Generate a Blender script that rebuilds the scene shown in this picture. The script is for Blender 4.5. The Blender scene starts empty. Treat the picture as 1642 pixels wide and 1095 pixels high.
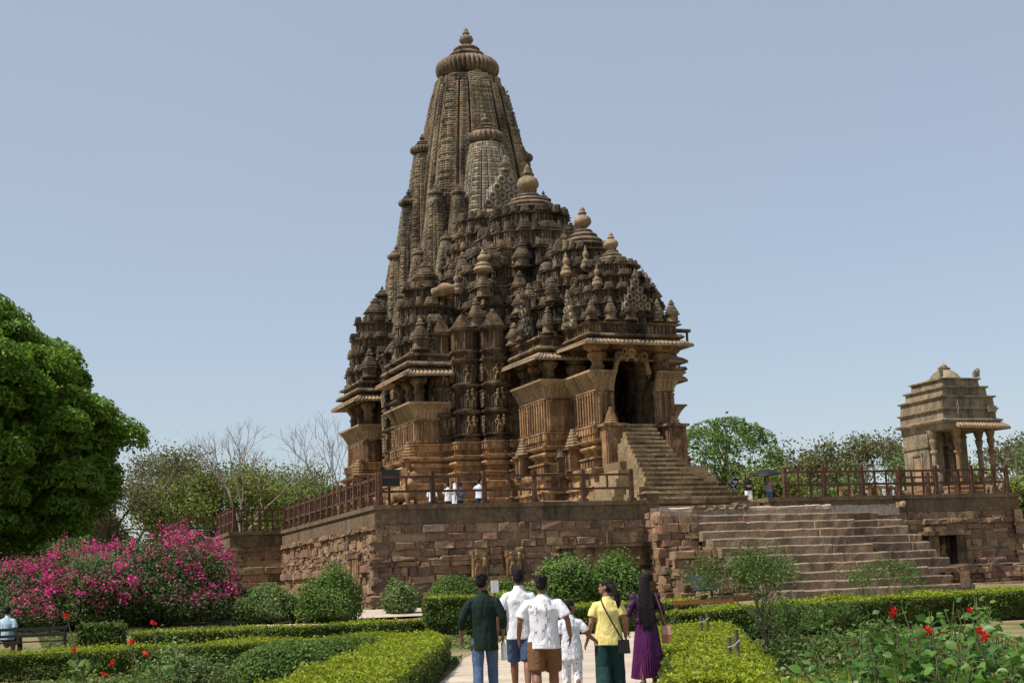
import bpy, math, random
import numpy as np
from mathutils import Vector, Matrix
PI = math.pi
rad = math.radians
scene = bpy.context.scene
COL = scene.collection

# ------------------------------------------------------------------ camera, sky, sun, exposure
AZ, TILT, ROLL, FPX = rad(19.7), rad(9.73), rad(2.3), 2290.0
CAM = np.array([0.0, 0.0, 1.5])
_F = np.array([math.sin(AZ)*math.cos(TILT), math.cos(AZ)*math.cos(TILT), math.sin(TILT)])
_R0 = np.array([math.cos(AZ), -math.sin(AZ), 0.0])
_U0 = np.cross(_R0, _F)
_R = _R0*math.cos(ROLL) - _U0*math.sin(ROLL)
_U = _U0*math.cos(ROLL) + _R0*math.sin(ROLL)
cd = bpy.data.cameras.new('camera')
cd.sensor_width = 36.0
cd.lens = 36.0*FPX/1642.0
cd.clip_end = 6000
cam = bpy.data.objects.new('camera', cd)
COL.objects.link(cam)
m = Matrix(((_R[0], _U[0], -_F[0], CAM[0]), (_R[1], _U[1], -_F[1], CAM[1]), (_R[2], _U[2], -_F[2], CAM[2]), (0, 0, 0, 1)))
cam.matrix_world = m
scene.camera = cam

SUN_EL, SUN_A = rad(60), rad(4)          # elevation; swing from -X towards the viewer
sdir = Vector((-math.cos(SUN_EL)*math.cos(SUN_A), -math.cos(SUN_EL)*math.sin(SUN_A), math.sin(SUN_EL)))
w = bpy.data.worlds.new('World')
scene.world = w
w.use_nodes = True
nt = w.node_tree
sky = nt.nodes.new('ShaderNodeTexSky')
sky.sky_type = 'NISHITA'
sky.sun_disc = False
sky.sun_elevation = SUN_EL
sky.sun_rotation = math.atan2(sdir.x, sdir.y)
sky.altitude = 200
sky.air_density = 1.0
sky.dust_density = 1.2
sky.ozone_density = 1.0
bg = nt.nodes['Background']
bg.inputs['Strength'].default_value = 0.131
hz = nt.nodes.new('ShaderNodeMix'); hz.data_type = 'RGBA'; hn = nt.nodes.new('ShaderNodeTexNoise'); hn.inputs['Scale'].default_value = 1.6; hn.inputs['Detail'].default_value = 4
hr = nt.nodes.new('ShaderNodeMapRange'); hr.inputs[1].default_value = .3; hr.inputs[2].default_value = .7; hr.inputs[3].default_value = .44; hr.inputs[4].default_value = .60
tcw = nt.nodes.new('ShaderNodeTexCoord'); nt.links.new(tcw.outputs['Generated'], hn.inputs['Vector']); nt.links.new(hn.outputs['Fac'], hr.inputs[0]); nt.links.new(hr.outputs[0], hz.inputs[0])
hz.inputs[7].default_value = (3.05, 3.3, 3.65, 1)      # thin even veil of summer haze over the blue
nt.links.new(sky.outputs[0], hz.inputs[6]); nt.links.new(hz.outputs[2], bg.inputs['Color'])
sl = bpy.data.lights.new('sun', 'SUN')
sl.energy = 4.8
sl.angle = rad(0.5)
sl.color = (1.0, 0.94, 0.85)
so = bpy.data.objects.new('sun', sl)
COL.objects.link(so)
so.rotation_euler = (-sdir).to_track_quat('-Z', 'Y').to_euler()
scene.view_settings.view_transform = 'Standard'
scene.view_settings.look = 'None'
scene.view_settings.exposure = 0.3
scene.view_settings.gamma = 1.0

# ------------------------------------------------------------------ helpers
def ray(x, y):
    return _F + _R*(x-821)/FPX - _U*(y-547.5)/FPX
def gz(x, y):
    """ground height: level by the camera, rising gently towards the platform"""
    t = np.clip((np.asarray(y, float)-27.0)/50.0, 0, 1)
    return 1.55*t*t*(3-2*t)*0.9 + 0.35*t
def G(x, y):
    """ground point seen at a photo pixel"""
    d = ray(x, y); lo, hi = 4.0, 400.0
    s = np.arange(4, 300, .05)
    P = CAM[:, None] + d[:, None]*s[None, :]/math.cos(TILT)
    k = np.argmax(P[2] < gz(P[0], P[1]))
    return P[:, k]
def atY(x, y, Y):
    d = ray(x, y); return CAM + d*(Y/d[1])
def norm(v):
    v = np.asarray(v, float); return v/(np.linalg.norm(v)+1e-12)

class MB:
    """collects geometry for ONE mesh"""
    def __init__(s): s.V = []; s.F = []; s.n = 0; s.M = []
    def add(s, V, faces, mat=0):
        V = np.asarray(V, float).reshape(-1, 3)
        for f in faces:
            f = np.asarray(f, int)
            if f.size == 0: continue
            if f.ndim == 1: f = f[None]
            s.F.append(f + s.n); s.M.append(np.full(len(f), mat, int))
        s.V.append(V); s.n += len(V)
    def box(s, x0, x1, y0, y1, z0, z1, mat=0, tx=0, ty=0):
        V = [(x0, y0, z0), (x1, y0, z0), (x1, y1, z0), (x0, y1, z0),
             (x0+tx, y0+ty, z1), (x1-tx, y0+ty, z1), (x1-tx, y1-ty, z1), (x0+tx, y1-ty, z1)]
        s.add(V, [[(0, 3, 2, 1), (4, 5, 6, 7), (0, 1, 5, 4), (1, 2, 6, 5), (2, 3, 7, 6), (3, 0, 4, 7)]], mat)
    def loft(s, rings, cap0=True, cap1=True, mat=0):
        rings = [np.asarray(r, float) for r in rings]
        K = len(rings[0]); R = len(rings)
        V = np.concatenate(rings)
        i = np.arange(R-1)[:, None]*K; j = np.arange(K)[None, :]; j2 = (j+1) % K
        q = np.stack([i+j, i+j2, i+K+j2, i+K+j], -1).reshape(-1, 4)
        fs = [q]
        if cap0: fs.append(np.arange(K)[::-1])
        if cap1: fs.append((R-1)*K + np.arange(K))
        s.add(V, fs, mat)
    def tube(s, pts, rr, k=8, mat=0, cap=True, up=(0, 0, 1)):
        """rr: list of r or (rx, ry); rx along side axis, ry along the other"""
        pts = [np.asarray(p, float) for p in pts]
        rings = []
        a = np.arange(k)*2*PI/k; sx = None
        for i, p in enumerate(pts):
            d = norm(pts[min(i+1, len(pts)-1)] - pts[max(i-1, 0)])
            if sx is None:
                u = np.asarray(up, float)
                if abs(d@norm(u)) > .9: u = np.array([0, 1.0, 0]) if abs(d[1]) < .9 else np.array([1.0, 0, 0])
                sx = norm(np.cross(d, u))
            else: sx = norm(sx - d*(sx@d))
            sy = np.cross(sx, d)
            r = rr[i] if hasattr(rr, '__len__') else rr
            rx, ry = r if hasattr(r, '__len__') else (r, r)
            rings.append(p + np.outer(np.cos(a)*rx, sx) + np.outer(np.sin(a)*ry, -sy))
        # orient outward
        s.loft([r[::-1] for r in rings] if False else rings, cap, cap, mat)
    def inst(s, T, places, mat=0):
        """T=(V,[faces]); places: (x,y,z,sx,sy,sz,rot)"""
        V, fs = T; V = np.asarray(V, float)
        P = np.asarray(places, float).reshape(-1, 7); N = len(P)
        if N == 0: return
        c, sn = np.cos(P[:, 6]), np.sin(P[:, 6])
        X = V[None, :, 0]*P[:, 3:4]; Y = V[None, :, 1]*P[:, 4:5]; Z = V[None, :, 2]*P[:, 5:6]
        W = np.stack([X*c[:, None]-Y*sn[:, None]+P[:, 0:1], X*sn[:, None]+Y*c[:, None]+P[:, 1:2], Z+P[:, 2:3]], -1)
        off = (np.arange(N)*len(V))[:, None, None]
        F = [(np.asarray(f, int)[None]+off).reshape(-1, np.asarray(f).shape[-1]) for f in fs]
        s.add(W.reshape(-1, 3), F, mat)
    def T(s):
        V = np.concatenate(s.V); d = {}
        for f in s.F: d.setdefault(f.shape[1], []).append(f)
        return V, [np.concatenate(x) for x in d.values()]
    def build(s, name, mats, parent=None, smooth=False, loc=None, rz=0):
        me = bpy.data.meshes.new(name)
        V = np.concatenate(s.V)
        me.vertices.add(len(V)); me.vertices.foreach_set('co', V.ravel())
        L = np.concatenate([f.ravel() for f in s.F]); cnt = np.concatenate([np.full(len(f), f.shape[1], int) for f in s.F])
        me.loops.add(len(L)); me.loops.foreach_set('vertex_index', L)
        me.polygons.add(len(cnt))
        me.polygons.foreach_set('loop_start', np.concatenate([[0], np.cumsum(cnt)[:-1]]))
        me.polygons.foreach_set('material_index', np.concatenate(s.M))
        me.polygons.foreach_set('use_smooth', np.full(len(cnt), bool(smooth)))
        for mt in (mats if isinstance(mats, (list, tuple)) else [mats]): me.materials.append(mt)
        me.update(calc_edges=True)
        o = bpy.data.objects.new(name, me); COL.objects.link(o)
        if parent: o.parent = parent
        if loc is not None: o.location = loc
        o.rotation_euler.z = rz
        return o

def tag(o, label=None, cat=None, group=None, kind=None):
    if label: o['label'] = label
    if cat: o['category'] = cat
    if group: o['group'] = group
    if kind: o['kind'] = kind
    return o
def empty(name, loc, label=None, cat=None, group=None, rz=0, parent=None):
    o = bpy.data.objects.new(name, None); COL.objects.link(o); o.location = loc; o.rotation_euler.z = rz
    o.empty_display_size = .3
    if parent: o.parent = parent
    return tag(o, label, cat, group)
def copy_tree(o, parent=None):
    c = o.copy(); COL.objects.link(c)
    if parent: c.parent = parent
    for ch in list(o.children): copy_tree(ch, c)
    return c

# ------------------------------------------------------------------ materials
class NT:
    def __init__(s, name):
        s.m = bpy.data.materials.new(name); s.m.use_nodes = True
        s.t = s.m.node_tree; s.b = s.t.nodes['Principled BSDF']
    def n(s, typ, **kw):
        n = s.t.nodes.new(typ)
        for k, v in kw.items():
            if k in n.inputs: n.inputs[k].default_value = v
            else: setattr(n, k, v)
        return n
    def l(s, a, b): s.t.links.new(a, b)
    def noise(s, scale, vec, detail=5, rough=.6, dist=0):
        n = s.n('ShaderNodeTexNoise', Scale=scale, Detail=detail, Roughness=rough, Distortion=dist)
        if vec is not None: s.l(vec, n.inputs['Vector'])
        return n.outputs['Fac']
    def ramp(s, fac, stops):
        n = s.n('ShaderNodeValToRGB'); e = n.color_ramp.elements
        while len(e) < len(stops): e.new(.5)
        for el, (p, c) in zip(e, stops):
            el.position = p; el.color = (c, c, c, 1) if not hasattr(c, '__len__') else (*c, 1)
        s.l(fac, n.inputs[0]); return n.outputs[0]
    def mix(s, fac, a, b, mode='MIX'):
        n = s.n('ShaderNodeMix', data_type='RGBA', blend_type=mode)
        for sock, v in ((n.inputs[0], fac), (n.inputs[6], a), (n.inputs[7], b)):
            if isinstance(v, (int, float)): sock.default_value = v
            elif isinstance(v, (tuple, list)): sock.default_value = (*v, 1)
            else: s.l(v, sock)
        return n.outputs[2]
    def pos(s, scale=(1, 1, 1)):
        g = s.n('ShaderNodeNewGeometry'); mp = s.n('ShaderNodeMapping'); mp.inputs['Scale'].default_value = scale
        s.l(g.outputs['Position'], mp.inputs['Vector']); return mp.outputs[0]
    def island(s):
        return s.n('ShaderNodeNewGeometry').outputs['Random Per Island']
    def bump(s, h, strength=.5, dist=.05):
        b = s.n('ShaderNodeBump', Strength=strength, Distance=dist); s.l(h, b.inputs['Height']); s.l(b.outputs[0], s.b.inputs['Normal'])
    def col(s, c):
        if isinstance(c, tuple): s.b.inputs['Base Color'].default_value = (*c, 1)
        else: s.l(c, s.b.inputs['Base Color'])
    def rough(s, r): s.b.inputs['Roughness'].default_value = r; s.b.inputs['Specular IOR Level'].default_value = .25

def stone(name, c1, c2, c3, stain=(.035, .03, .026), stain_lo=.52, stain_hi=.7, isl=.0, bump=.6, fine=9.0, pale=None, lattice=0, s1=.55, s2=1.7):
    t = NT(name)
    p = t.pos(); pv = t.pos((1, 1, .22))
    base = t.mix(t.ramp(t.noise(s1, p), [(.35, 0.), (.65, 1.)]), c1, c2)
    base = t.mix(t.ramp(t.noise(s2, p, 6), [(.45, 0.), (.68, 1.)]), base, c3)
    if pale: base = t.mix(t.ramp(t.noise(2.6, pv, 5), [(.55, 0.), (.72, .8)]), base, pale)
    st = t.ramp(t.noise(1.1, pv, 7, .68), [(stain_lo, 0.), (stain_hi, .92)])
    base = t.mix(st, base, stain)
    if isl:
        r = t.ramp(t.island(), [(0, 1-isl), (1, 1+isl*.6)])
        base = t.mix(1.0, base, r, 'MULTIPLY')
    f = t.noise(fine, p, 8, .7)
    base = t.mix(1.0, base, t.ramp(f, [(.3, .5), (.7, 1.3)]), 'MULTIPLY')
    t.col(base); t.rough(.92)
    h = t.mix(.5, f, t.noise(4.2, p, 5, .6))
    if lattice:
        v = t.n('ShaderNodeTexVoronoi', Scale=lattice); t.l(t.pos(), v.inputs['Vector'])
        h = t.mix(.6, f, v.outputs['Distance'])
    t.bump(h, bump, .11)
    return t.m

M = {}
M['stone_low'] = stone('sandstone_warm', (.31, .18, .085), (.20, .112, .058), (.40, .265, .135), (.038, .027, .02), .47, .64, .42)
M['stone_mid'] = stone('sandstone_weathered', (.20, .125, .065), (.125, .082, .05), (.34, .24, .135), (.028, .024, .02), .46, .62, .55)
M['kak'] = stone('sandstone_seat_back', (.36, .26, .14), (.30, .20, .105), (.36, .28, .17), (.07, .055, .04), .53, .7, .3)
M['stone_roof'] = stone('sandstone_lichen', (.195, .135, .085), (.115, .086, .06), (.32, .24, .15), (.024, .021, .018), .47, .62, .55, pale=(.42, .33, .20))
M['stone_spire'] = stone('sandstone_spire', (.27, .215, .13), (.22, .125, .065), (.29, .27, .195), (.045, .038, .03), .46, .62, .2, bump=.6, lattice=4.5, s1=1.1, s2=2.6)
M['spire_pale'] = stone('sandstone_spire_pale', (.34, .29, .205), (.28, .21, .135), (.36, .33, .26), (.06, .05, .04), .54, .72, .12, bump=.6, lattice=4.5, s1=1.1, s2=2.6)
M['stone_pale'] = stone('sandstone_pale', (.36, .26, .155), (.29, .20, .12), (.34, .25, .16), (.06, .05, .04), .5, .68, .15)
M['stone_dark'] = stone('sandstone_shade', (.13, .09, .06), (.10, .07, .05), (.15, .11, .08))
M['crown'] = stone('sandstone_crown', (.22, .155, .10), (.155, .11, .075), (.30, .23, .155), (.035, .03, .026), .46, .64)
def rubble_mat():
    t = NT('rubble_stone'); p = t.pos()
    c = t.ramp(t.island(), [(0, (.26, .135, .085)), (.2, (.32, .205, .115)), (.4, (.21, .105, .072)), (.56, (.42, .30, .175)), (.74, (.27, .155, .10)), (.9, (.15, .105, .08)), (1, (.36, .23, .15))])
    c = t.mix(t.ramp(t.noise(1.3, p, 5), [(.45, 0.), (.7, .5)]), c, (.33, .22, .135))
    c = t.mix(t.ramp(t.noise(.7, p, 5), [(.5, 0.), (.72, .6)]), c, (.20, .105, .07))
    c = t.mix(t.ramp(t.noise(3.2, t.pos((1, 1, .6)), 7, .7), [(.53, 0.), (.66, .85)]), c, (.05, .04, .032))
    f = t.noise(11, p, 8, .72)
    c = t.mix(1.0, c, t.ramp(f, [(.3, .6), (.7, 1.3)]), 'MULTIPLY')
    t.col(c); t.rough(.95); t.bump(f, .9, .09); return t.m
M['rubble'] = rubble_mat()
M['plaster'] = stone('parapet_stone', (.20, .145, .085), (.15, .105, .062), (.165, .098, .058), (.042, .034, .026), .5, .70, 0, bump=.4, fine=5)
M['tread'] = stone('worn_step', (.31, .23, .15), (.23, .165, .108), (.27, .18, .12), (.07, .055, .04), .5, .72, .35)
M['stair'] = stone('temple_step', (.28, .20, .105), (.20, .14, .075), (.31, .235, .13), (.06, .05, .035), .5, .7, .4)
M['landing'] = stone('landing_stone', (.55, .46, .36), (.50, .41, .31), (.45, .35, .26), (.25, .2, .16), .62, .8, .1)
M['shrine'] = stone('grey_sandstone', (.30, .235, .155), (.23, .17, .11), (.36, .30, .21), (.05, .042, .033), .47, .66, .1)
M['rustwood'] = stone('red_brown_rail', (.115, .052, .032), (.08, .04, .027), (.16, .09, .06), (.035, .022, .016), .55, .75, .25)

def leafmat(name, c1, c2, c3=None, trans=.3, rough=.55, sc=1.2):
    t = NT(name)
    c = t.ramp(t.island(), [(0, (.15, .09, .03)), (.035, (.13, .085, .03)), (.045, c1), (.6, c2), (1, c3 or c2)] if c3 else [(0, c1), (1, c2)])
    c = t.mix(1.0, c, t.ramp(t.noise(sc, t.pos(), 3), [(.3, .7), (.7, 1.25)]), 'MULTIPLY')
    t.col(c); t.rough(rough); t.b.inputs['Specular IOR Level'].default_value = .3
    tr = t.n('ShaderNodeBsdfTranslucent'); t.l(c, tr.inputs['Color'])
    mx = t.n('ShaderNodeMixShader'); mx.inputs[0].default_value = trans
    t.l(t.b.outputs[0], mx.inputs[1]); t.l(tr.outputs[0], mx.inputs[2])
    t.l(mx.outputs[0], t.t.nodes['Material Output'].inputs['Surface'])
    return t.m
def flat(name, c, rough=.7, noise=.25, sc=20, metal=0, bump=0):
    t = NT(name); f = t.noise(sc, t.pos(), 5)
    t.col(t.mix(1.0, c, t.ramp(f, [(.3, 1-noise), (.7, 1+noise*.5)]), 'MULTIPLY')); t.rough(rough)
    t.b.inputs['Metallic'].default_value = metal
    if bump: t.bump(f, bump, .02)
    return t.m
M['big_leaf'] = leafmat('mango_leaf', (.075, .15, .012), (.14, .25, .02), (.20, .33, .03), .4)
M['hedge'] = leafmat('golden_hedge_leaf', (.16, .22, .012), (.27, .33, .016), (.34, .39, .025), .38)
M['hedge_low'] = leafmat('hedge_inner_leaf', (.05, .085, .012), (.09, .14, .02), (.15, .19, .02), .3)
M['hedge_dark'] = leafmat('green_hedge_leaf', (.04, .075, .012), (.08, .13, .02), (.14, .19, .03), .3)
M['bush'] = leafmat('bush_leaf', (.055, .115, .015), (.105, .19, .026), (.16, .25, .05), .35)
M['grey_bush'] = leafmat('pale_bush_leaf', (.075, .14, .03), (.135, .21, .05), (.22, .29, .10), .35)
M['boug_leaf'] = leafmat('bougainvillea_leaf', (.035, .07, .015), (.065, .11, .025), (.11, .15, .04))
M['boug'] = leafmat('bougainvillea_flower', (.60, .025, .20), (.78, .07, .33), None, .4)
M['wild'] = leafmat('dry_wood_leaf', (.11, .12, .05), (.165, .17, .07), (.24, .23, .10), .35)
M['wild2'] = leafmat('yellow_green_leaf', (.12, .165, .035), (.19, .24, .05), (.29, .32, .08), .35)
M['wild3'] = leafmat('far_green_leaf', (.09, .145, .05), (.145, .21, .06), (.21, .27, .09), .35)
M['acacia'] = leafmat('acacia_leaf', (.09, .16, .035), (.16, .25, .05), (.22, .31, .08), .4)
M['grass'] = leafmat('grass_blade', (.10, .14, .03), (.16, .19, .05), (.24, .25, .09), .3)
M['hibiscus'] = leafmat('hibiscus_leaf', (.04, .105, .018), (.075, .165, .025), (.13, .24, .045), .4, .4)
M['sapling'] = leafmat('sapling_leaf', (.05, .10, .02), (.09, .16, .03), (.14, .22, .05), .35)
M['red'] = leafmat('red_petal', (.55, .012, .015), (.70, .02, .02), None, .3)
M['white_petal'] = leafmat('white_petal', (.7, .7, .65), (.8, .8, .76), None, .3)
M['bark'] = flat('bark', (.13, .095, .065), .95, .5, 6, 0, .6)
M['bark_pale'] = flat('bark_pale', (.26, .22, .18), .95, .4, 6, 0, .5)
M['twig'] = flat('green_stem', (.12, .12, .05), .9, .4, 9)
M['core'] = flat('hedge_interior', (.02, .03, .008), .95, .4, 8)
#BODY
# ------------------------------------------------------------------ templates and temple helpers
def offs(poly, d):
    P = np.asarray(poly, float); n = len(P)
    e = np.roll(P, -1, 0) - P; e /= np.linalg.norm(e, axis=1)[:, None]
    nr = np.stack([e[:, 1], -e[:, 0]], 1)               # outward for CCW
    n0 = np.roll(nr, 1, 0); n1 = nr
    return P + d*(n0+n1)/(1+(n0*n1).sum(1))[:, None]
def ring(poly, d, z):
    p = offs(poly, d) if d else np.asarray(poly, float)
    return np.column_stack([p, np.full(len(p), z)])
def mould(mb, poly, prof, mat=0, cap=True):
    mb.loft([ring(poly, d, z) for d, z in prof], cap, cap, mat)
def ratha(a, b, st=((1.0, .42), (.92, .7), (.83, .83))):
    """square plan with stepped offsets; st: (reach, half width) pairs from the middle out"""
    q = []
    for (r, wd) in st: q.append((r, wd))
    # right side, going up (CCW): build octant lists
    pts = []
    R = []
    for i, (r, wd) in enumerate(st):
        R.append((r, wd))
        if i+1 < len(st): R.append((st[i+1][0], wd))
    R[-1] = (st[-1][0], st[-1][0]) if abs(st[-1][0]-st[-1][1]) < 1e-6 else R[-1]
    right = [(x, -y) for x, y in R[::-1]] + R            # bottom right corner to top right corner
    out = []
    for k in range(4):
        c, s = [(1, 0), (0, 1), (-1, 0), (0, -1)][k]
        seg = [(x*c - y*s, x*s + y*c) for x, y in right]
        if out and np.hypot(out[-1][0]-seg[0][0], out[-1][1]-seg[0][1]) < 1e-6: seg = seg[1:]
        out += seg
    if np.hypot(out[-1][0]-out[0][0], out[-1][1]-out[0][1]) < 1e-6: out = out[:-1]
    return np.array(out)*np.array([a, b])
def shift(poly, x, y): return np.asarray(poly) + np.array([x, y])

def superring(k, n=2.6):
    a = np.arange(k)*2*PI/k + PI/k
    c, s = np.cos(a), np.sin(a)
    r = (abs(c)**n + abs(s)**n)**(-1/n)
    return np.stack([c*r, s*r], 1)
def profile_T(prof, k=12, n=2.6):
    b = superring(k, n); mb = MB()
    mb.loft([np.column_stack([b*r, np.full(k, z)]) for r, z in prof])
    return mb.T()
def slabs(r0, r1, z0, z1, n):
    out = []
    for i in range(n):
        r = r0+(r1-r0)*i/max(1, n-1); a = z0+(z1-z0)*i/n; d = (z1-z0)/n
        out += [(r*.76, a), (r*.76, a+.26*d), (r, a+.32*d), (r, a+.72*d), (r*.9, a+.98*d)]
    return out
T_PIDHA = profile_T(slabs(.5, .36, 0, 1, 5), 12, 4.5)
T_PIDHA2 = profile_T(slabs(.5, .30, 0, 1, 4), 8, 4)
T_BELL = profile_T([(.36, 0), (.40, .05), (.5, .1), (.5, .14), (.46, .2), (.36, .27), (.42, .29), (.42, .33), (.30, .36), (.31, .40), (.22, .43), (.16, .46),
                    (.24, .52), (.285, .60), (.27, .68), (.17, .75), (.11, .78), (.15, .81), (.15, .84), (.08, .87), (.07, .93), (.01, 1.0)], 14, 2)
T_KUTA = profile_T([(.40, 0), (.5, .02), (.5, .06), (.38, .08), (.38, .30), (.46, .32), (.52, .34), (.52, .37), (.42, .39)] + slabs(.46, .24, .40, .72, 5) +
                   [(.12, .73), (.12, .76), (.2, .77), (.22, .80), (.2, .83), (.1, .85), (.13, .88), (.12, .93), (.05, .96), (.01, 1)], 16, 4)
def T_box():
    mb = MB(); mb.box(-.5, .5, -.5, .5, 0, 1); return mb.T()
T_BOX = T_box()
def T_fig(sway):
    mb = MB(); s = sway
    mb.tube([(-.07, 0, 0), (-.08+s*.3, .01, .22), (-.05+s, 0, .46)], [.045, .05, .075], 5)
    mb.tube([(.07, 0, 0), (.09+s*.5, .0, .22), (.06+s, 0, .46)], [.045, .05, .075], 5)
    mb.tube([(s, 0, .42), (s*.3, 0, .56), (-s*.5, .0, .72), (-s*.6, 0, .80)], [(.12, .08), (.075, .06), (.12, .07), (.05, .05)], 6)
    mb.tube([(-s*.6, 0, .78), (-s*.6, 0, .85), (-s*.5, 0, .93), (-s*.5, 0, 1)], [.04, .075, .08, .03], 6)
    mb.tube([(-.11-s*.5, 0, .71), (-.19, .02, .58), (-.13, -.03, .47)], [.035, .032, .028], 4)
    mb.tube([(.11-s*.5, 0, .71), (.2, -.02, .66), (.17, -.02, .86)], [.035, .032, .028], 4)
    return mb.T()
FIGS = [T_fig(.05), T_fig(-.05), T_fig(.0)]
def T_torus(k=10, q=5, r=.18):
    mb = MB(); a = np.arange(k)*2*PI/k; V = []; F = []
    for i in range(k):
        for j in range(q):
            b = j*2*PI/q; rr = (.5-r)+r*math.cos(b)
            V.append((rr*math.cos(a[i]), r*.8*math.sin(b), .5+rr*math.sin(a[i])))
    for i in range(k):
        for j in range(q):
            F.append((i*q+j, i*q+(j+1) % q, ((i+1) % k)*q+(j+1) % q, ((i+1) % k)*q+j))
    mb.add(V, [np.array(F)]); return mb.T()
T_TORUS = T_torus()

def edges_of(poly):
    P = np.asarray(poly); Q = np.roll(P, -1, 0)
    for a, b in zip(P, Q):
        L = np.hypot(*(b-a)); e = (b-a)/L
        yield a, e, np.array([e[1], -e[0]]), L
def ribs(mb, poly, z0, z1, step=.17, wd=.08, dp=.05, mat=0, minL=.2):
    pl = []
    for a, e, n, L in edges_of(poly):
        if L < minL: continue
        k = max(1, int(L/step)); rot = math.atan2(e[1], e[0])
        for i in range(k):
            p = a+e*(i+.5)*L/k + n*(dp*.3)
            pl.append((p[0], p[1], z0, wd, dp*1.4, z1-z0, rot))
    mb.inst(T_BOX, pl, mat)
def figures(mb, poly, z, h, step, rng, mat=0, minL=.4, out=.05):
    pl = [[], [], []]
    for a, e, n, L in edges_of(poly):
        if L < minL: continue
        k = max(1, int(L/step)); rot = math.atan2(e[1], e[0])
        for i in range(k):
            p = a+e*((i+.5)*L/k)+n*out
            pl[rng.randrange(3)].append((p[0], p[1], z, h*1.1, h*1.35, h*rng.uniform(.9, 1.0), rot))
    for t, q in zip(FIGS, pl): mb.inst(t, q, mat)
def along(poly, step, minL=.3, out=0):
    for a, e, n, L in edges_of(poly):
        if L < minL: continue
        k = max(1, round(L/step)); rot = math.atan2(e[1], e[0])
        for i in range(k):
            p = a+e*((i+.5)*L/k)+n*out
            yield p[0], p[1], rot, L/k

def tier_roof(mb, cx, cy, dims, rng, dh=.95, plan=None, cell=.85):
    """dims: list of (h, a, b); tiers of ribbed wall, cornice and rows of slab-roofed turrets"""
    h0, h1 = dims[0][0], dims[-1][0]
    n = max(2, round((h1-h0)/dh)); H = (h1-h0)/n
    hs = [d[0] for d in dims]
    plan = plan or ((1.0, .30), (.89, .57), (.77, .77))
    for i in range(n):
        z = h0+i*H
        a = float(np.interp(z, hs, [d[1] for d in dims])); b = float(np.interp(z, hs, [d[2] for d in dims]))
        poly = shift(ratha(a, b, plan), cx, cy)
        a2 = float(np.interp(z+H, hs, [d[1] for d in dims])); b2 = float(np.interp(z+H, hs, [d[2] for d in dims]))
        inn = -min(.45, max(.12, (a-a2)))
        mould(mb, poly, [(-.14, z-.25), (-.14, z+.46*H), (-.06, z+.47*H), (.06, z+.51*H), (.06, z+.55*H), (-.04, z+.56*H), (-.04, z+.59*H), (inn-.1, z+.60*H), (inn-.1, z+H)])
        ribs(mb, offs(poly, -.14), z+.02, z+.45*H, .17, .075, .09)
        figures(mb, offs(poly, -.06), z+.02, .42*H, .62, rng, minL=.5)
        pl = []
        for x, y, rot, L in along(poly, cell, .28, -.19):
            s = min(L*.98, cell*1.02)*rng.uniform(.9, 1.05)
            s *= .92; hh = .40*H*rng.uniform(.7, 1.1)
            if rng.random() > .05: pl.append((x, y, z+.595*H, s, min(s, .6), hh, rot))
        mb.inst(T_PIDHA if H > .6 else T_PIDHA2, pl)

def gable(mb, x, y, z, wd, h, rot=0, rows=4, mat=0):
    """carved pediment: rows of linked horseshoe arches on a stepped back"""
    pl = []; bk = []
    for r in range(rows):
        n = rows-r; rw = wd*(n)/rows; d = wd/rows
        for i in range(n):
            ox = (i-(n-1)/2)*d; c, s = math.cos(rot), math.sin(rot)
            zz = z+h*r/rows
            pl.append((x+ox*c-(-.06)*s*0, y+ox*s, zz, d*.98, .5, h/rows*1.12, rot))
        c, s = math.cos(rot), math.sin(rot)
        bk.append((x-.15*s, y+.15*c, z+h*r/rows, rw*1.0, .16, h/rows*1.0, rot))
    mb.inst(T_TORUS, pl, mat); mb.inst(T_BOX, bk, mat)
    mb.inst(T_KUTA, [(x-.05*math.sin(rot), y+.05*math.cos(rot), z+h*.92, wd*.22, wd*.22, h*.4, 0)], mat)

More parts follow.
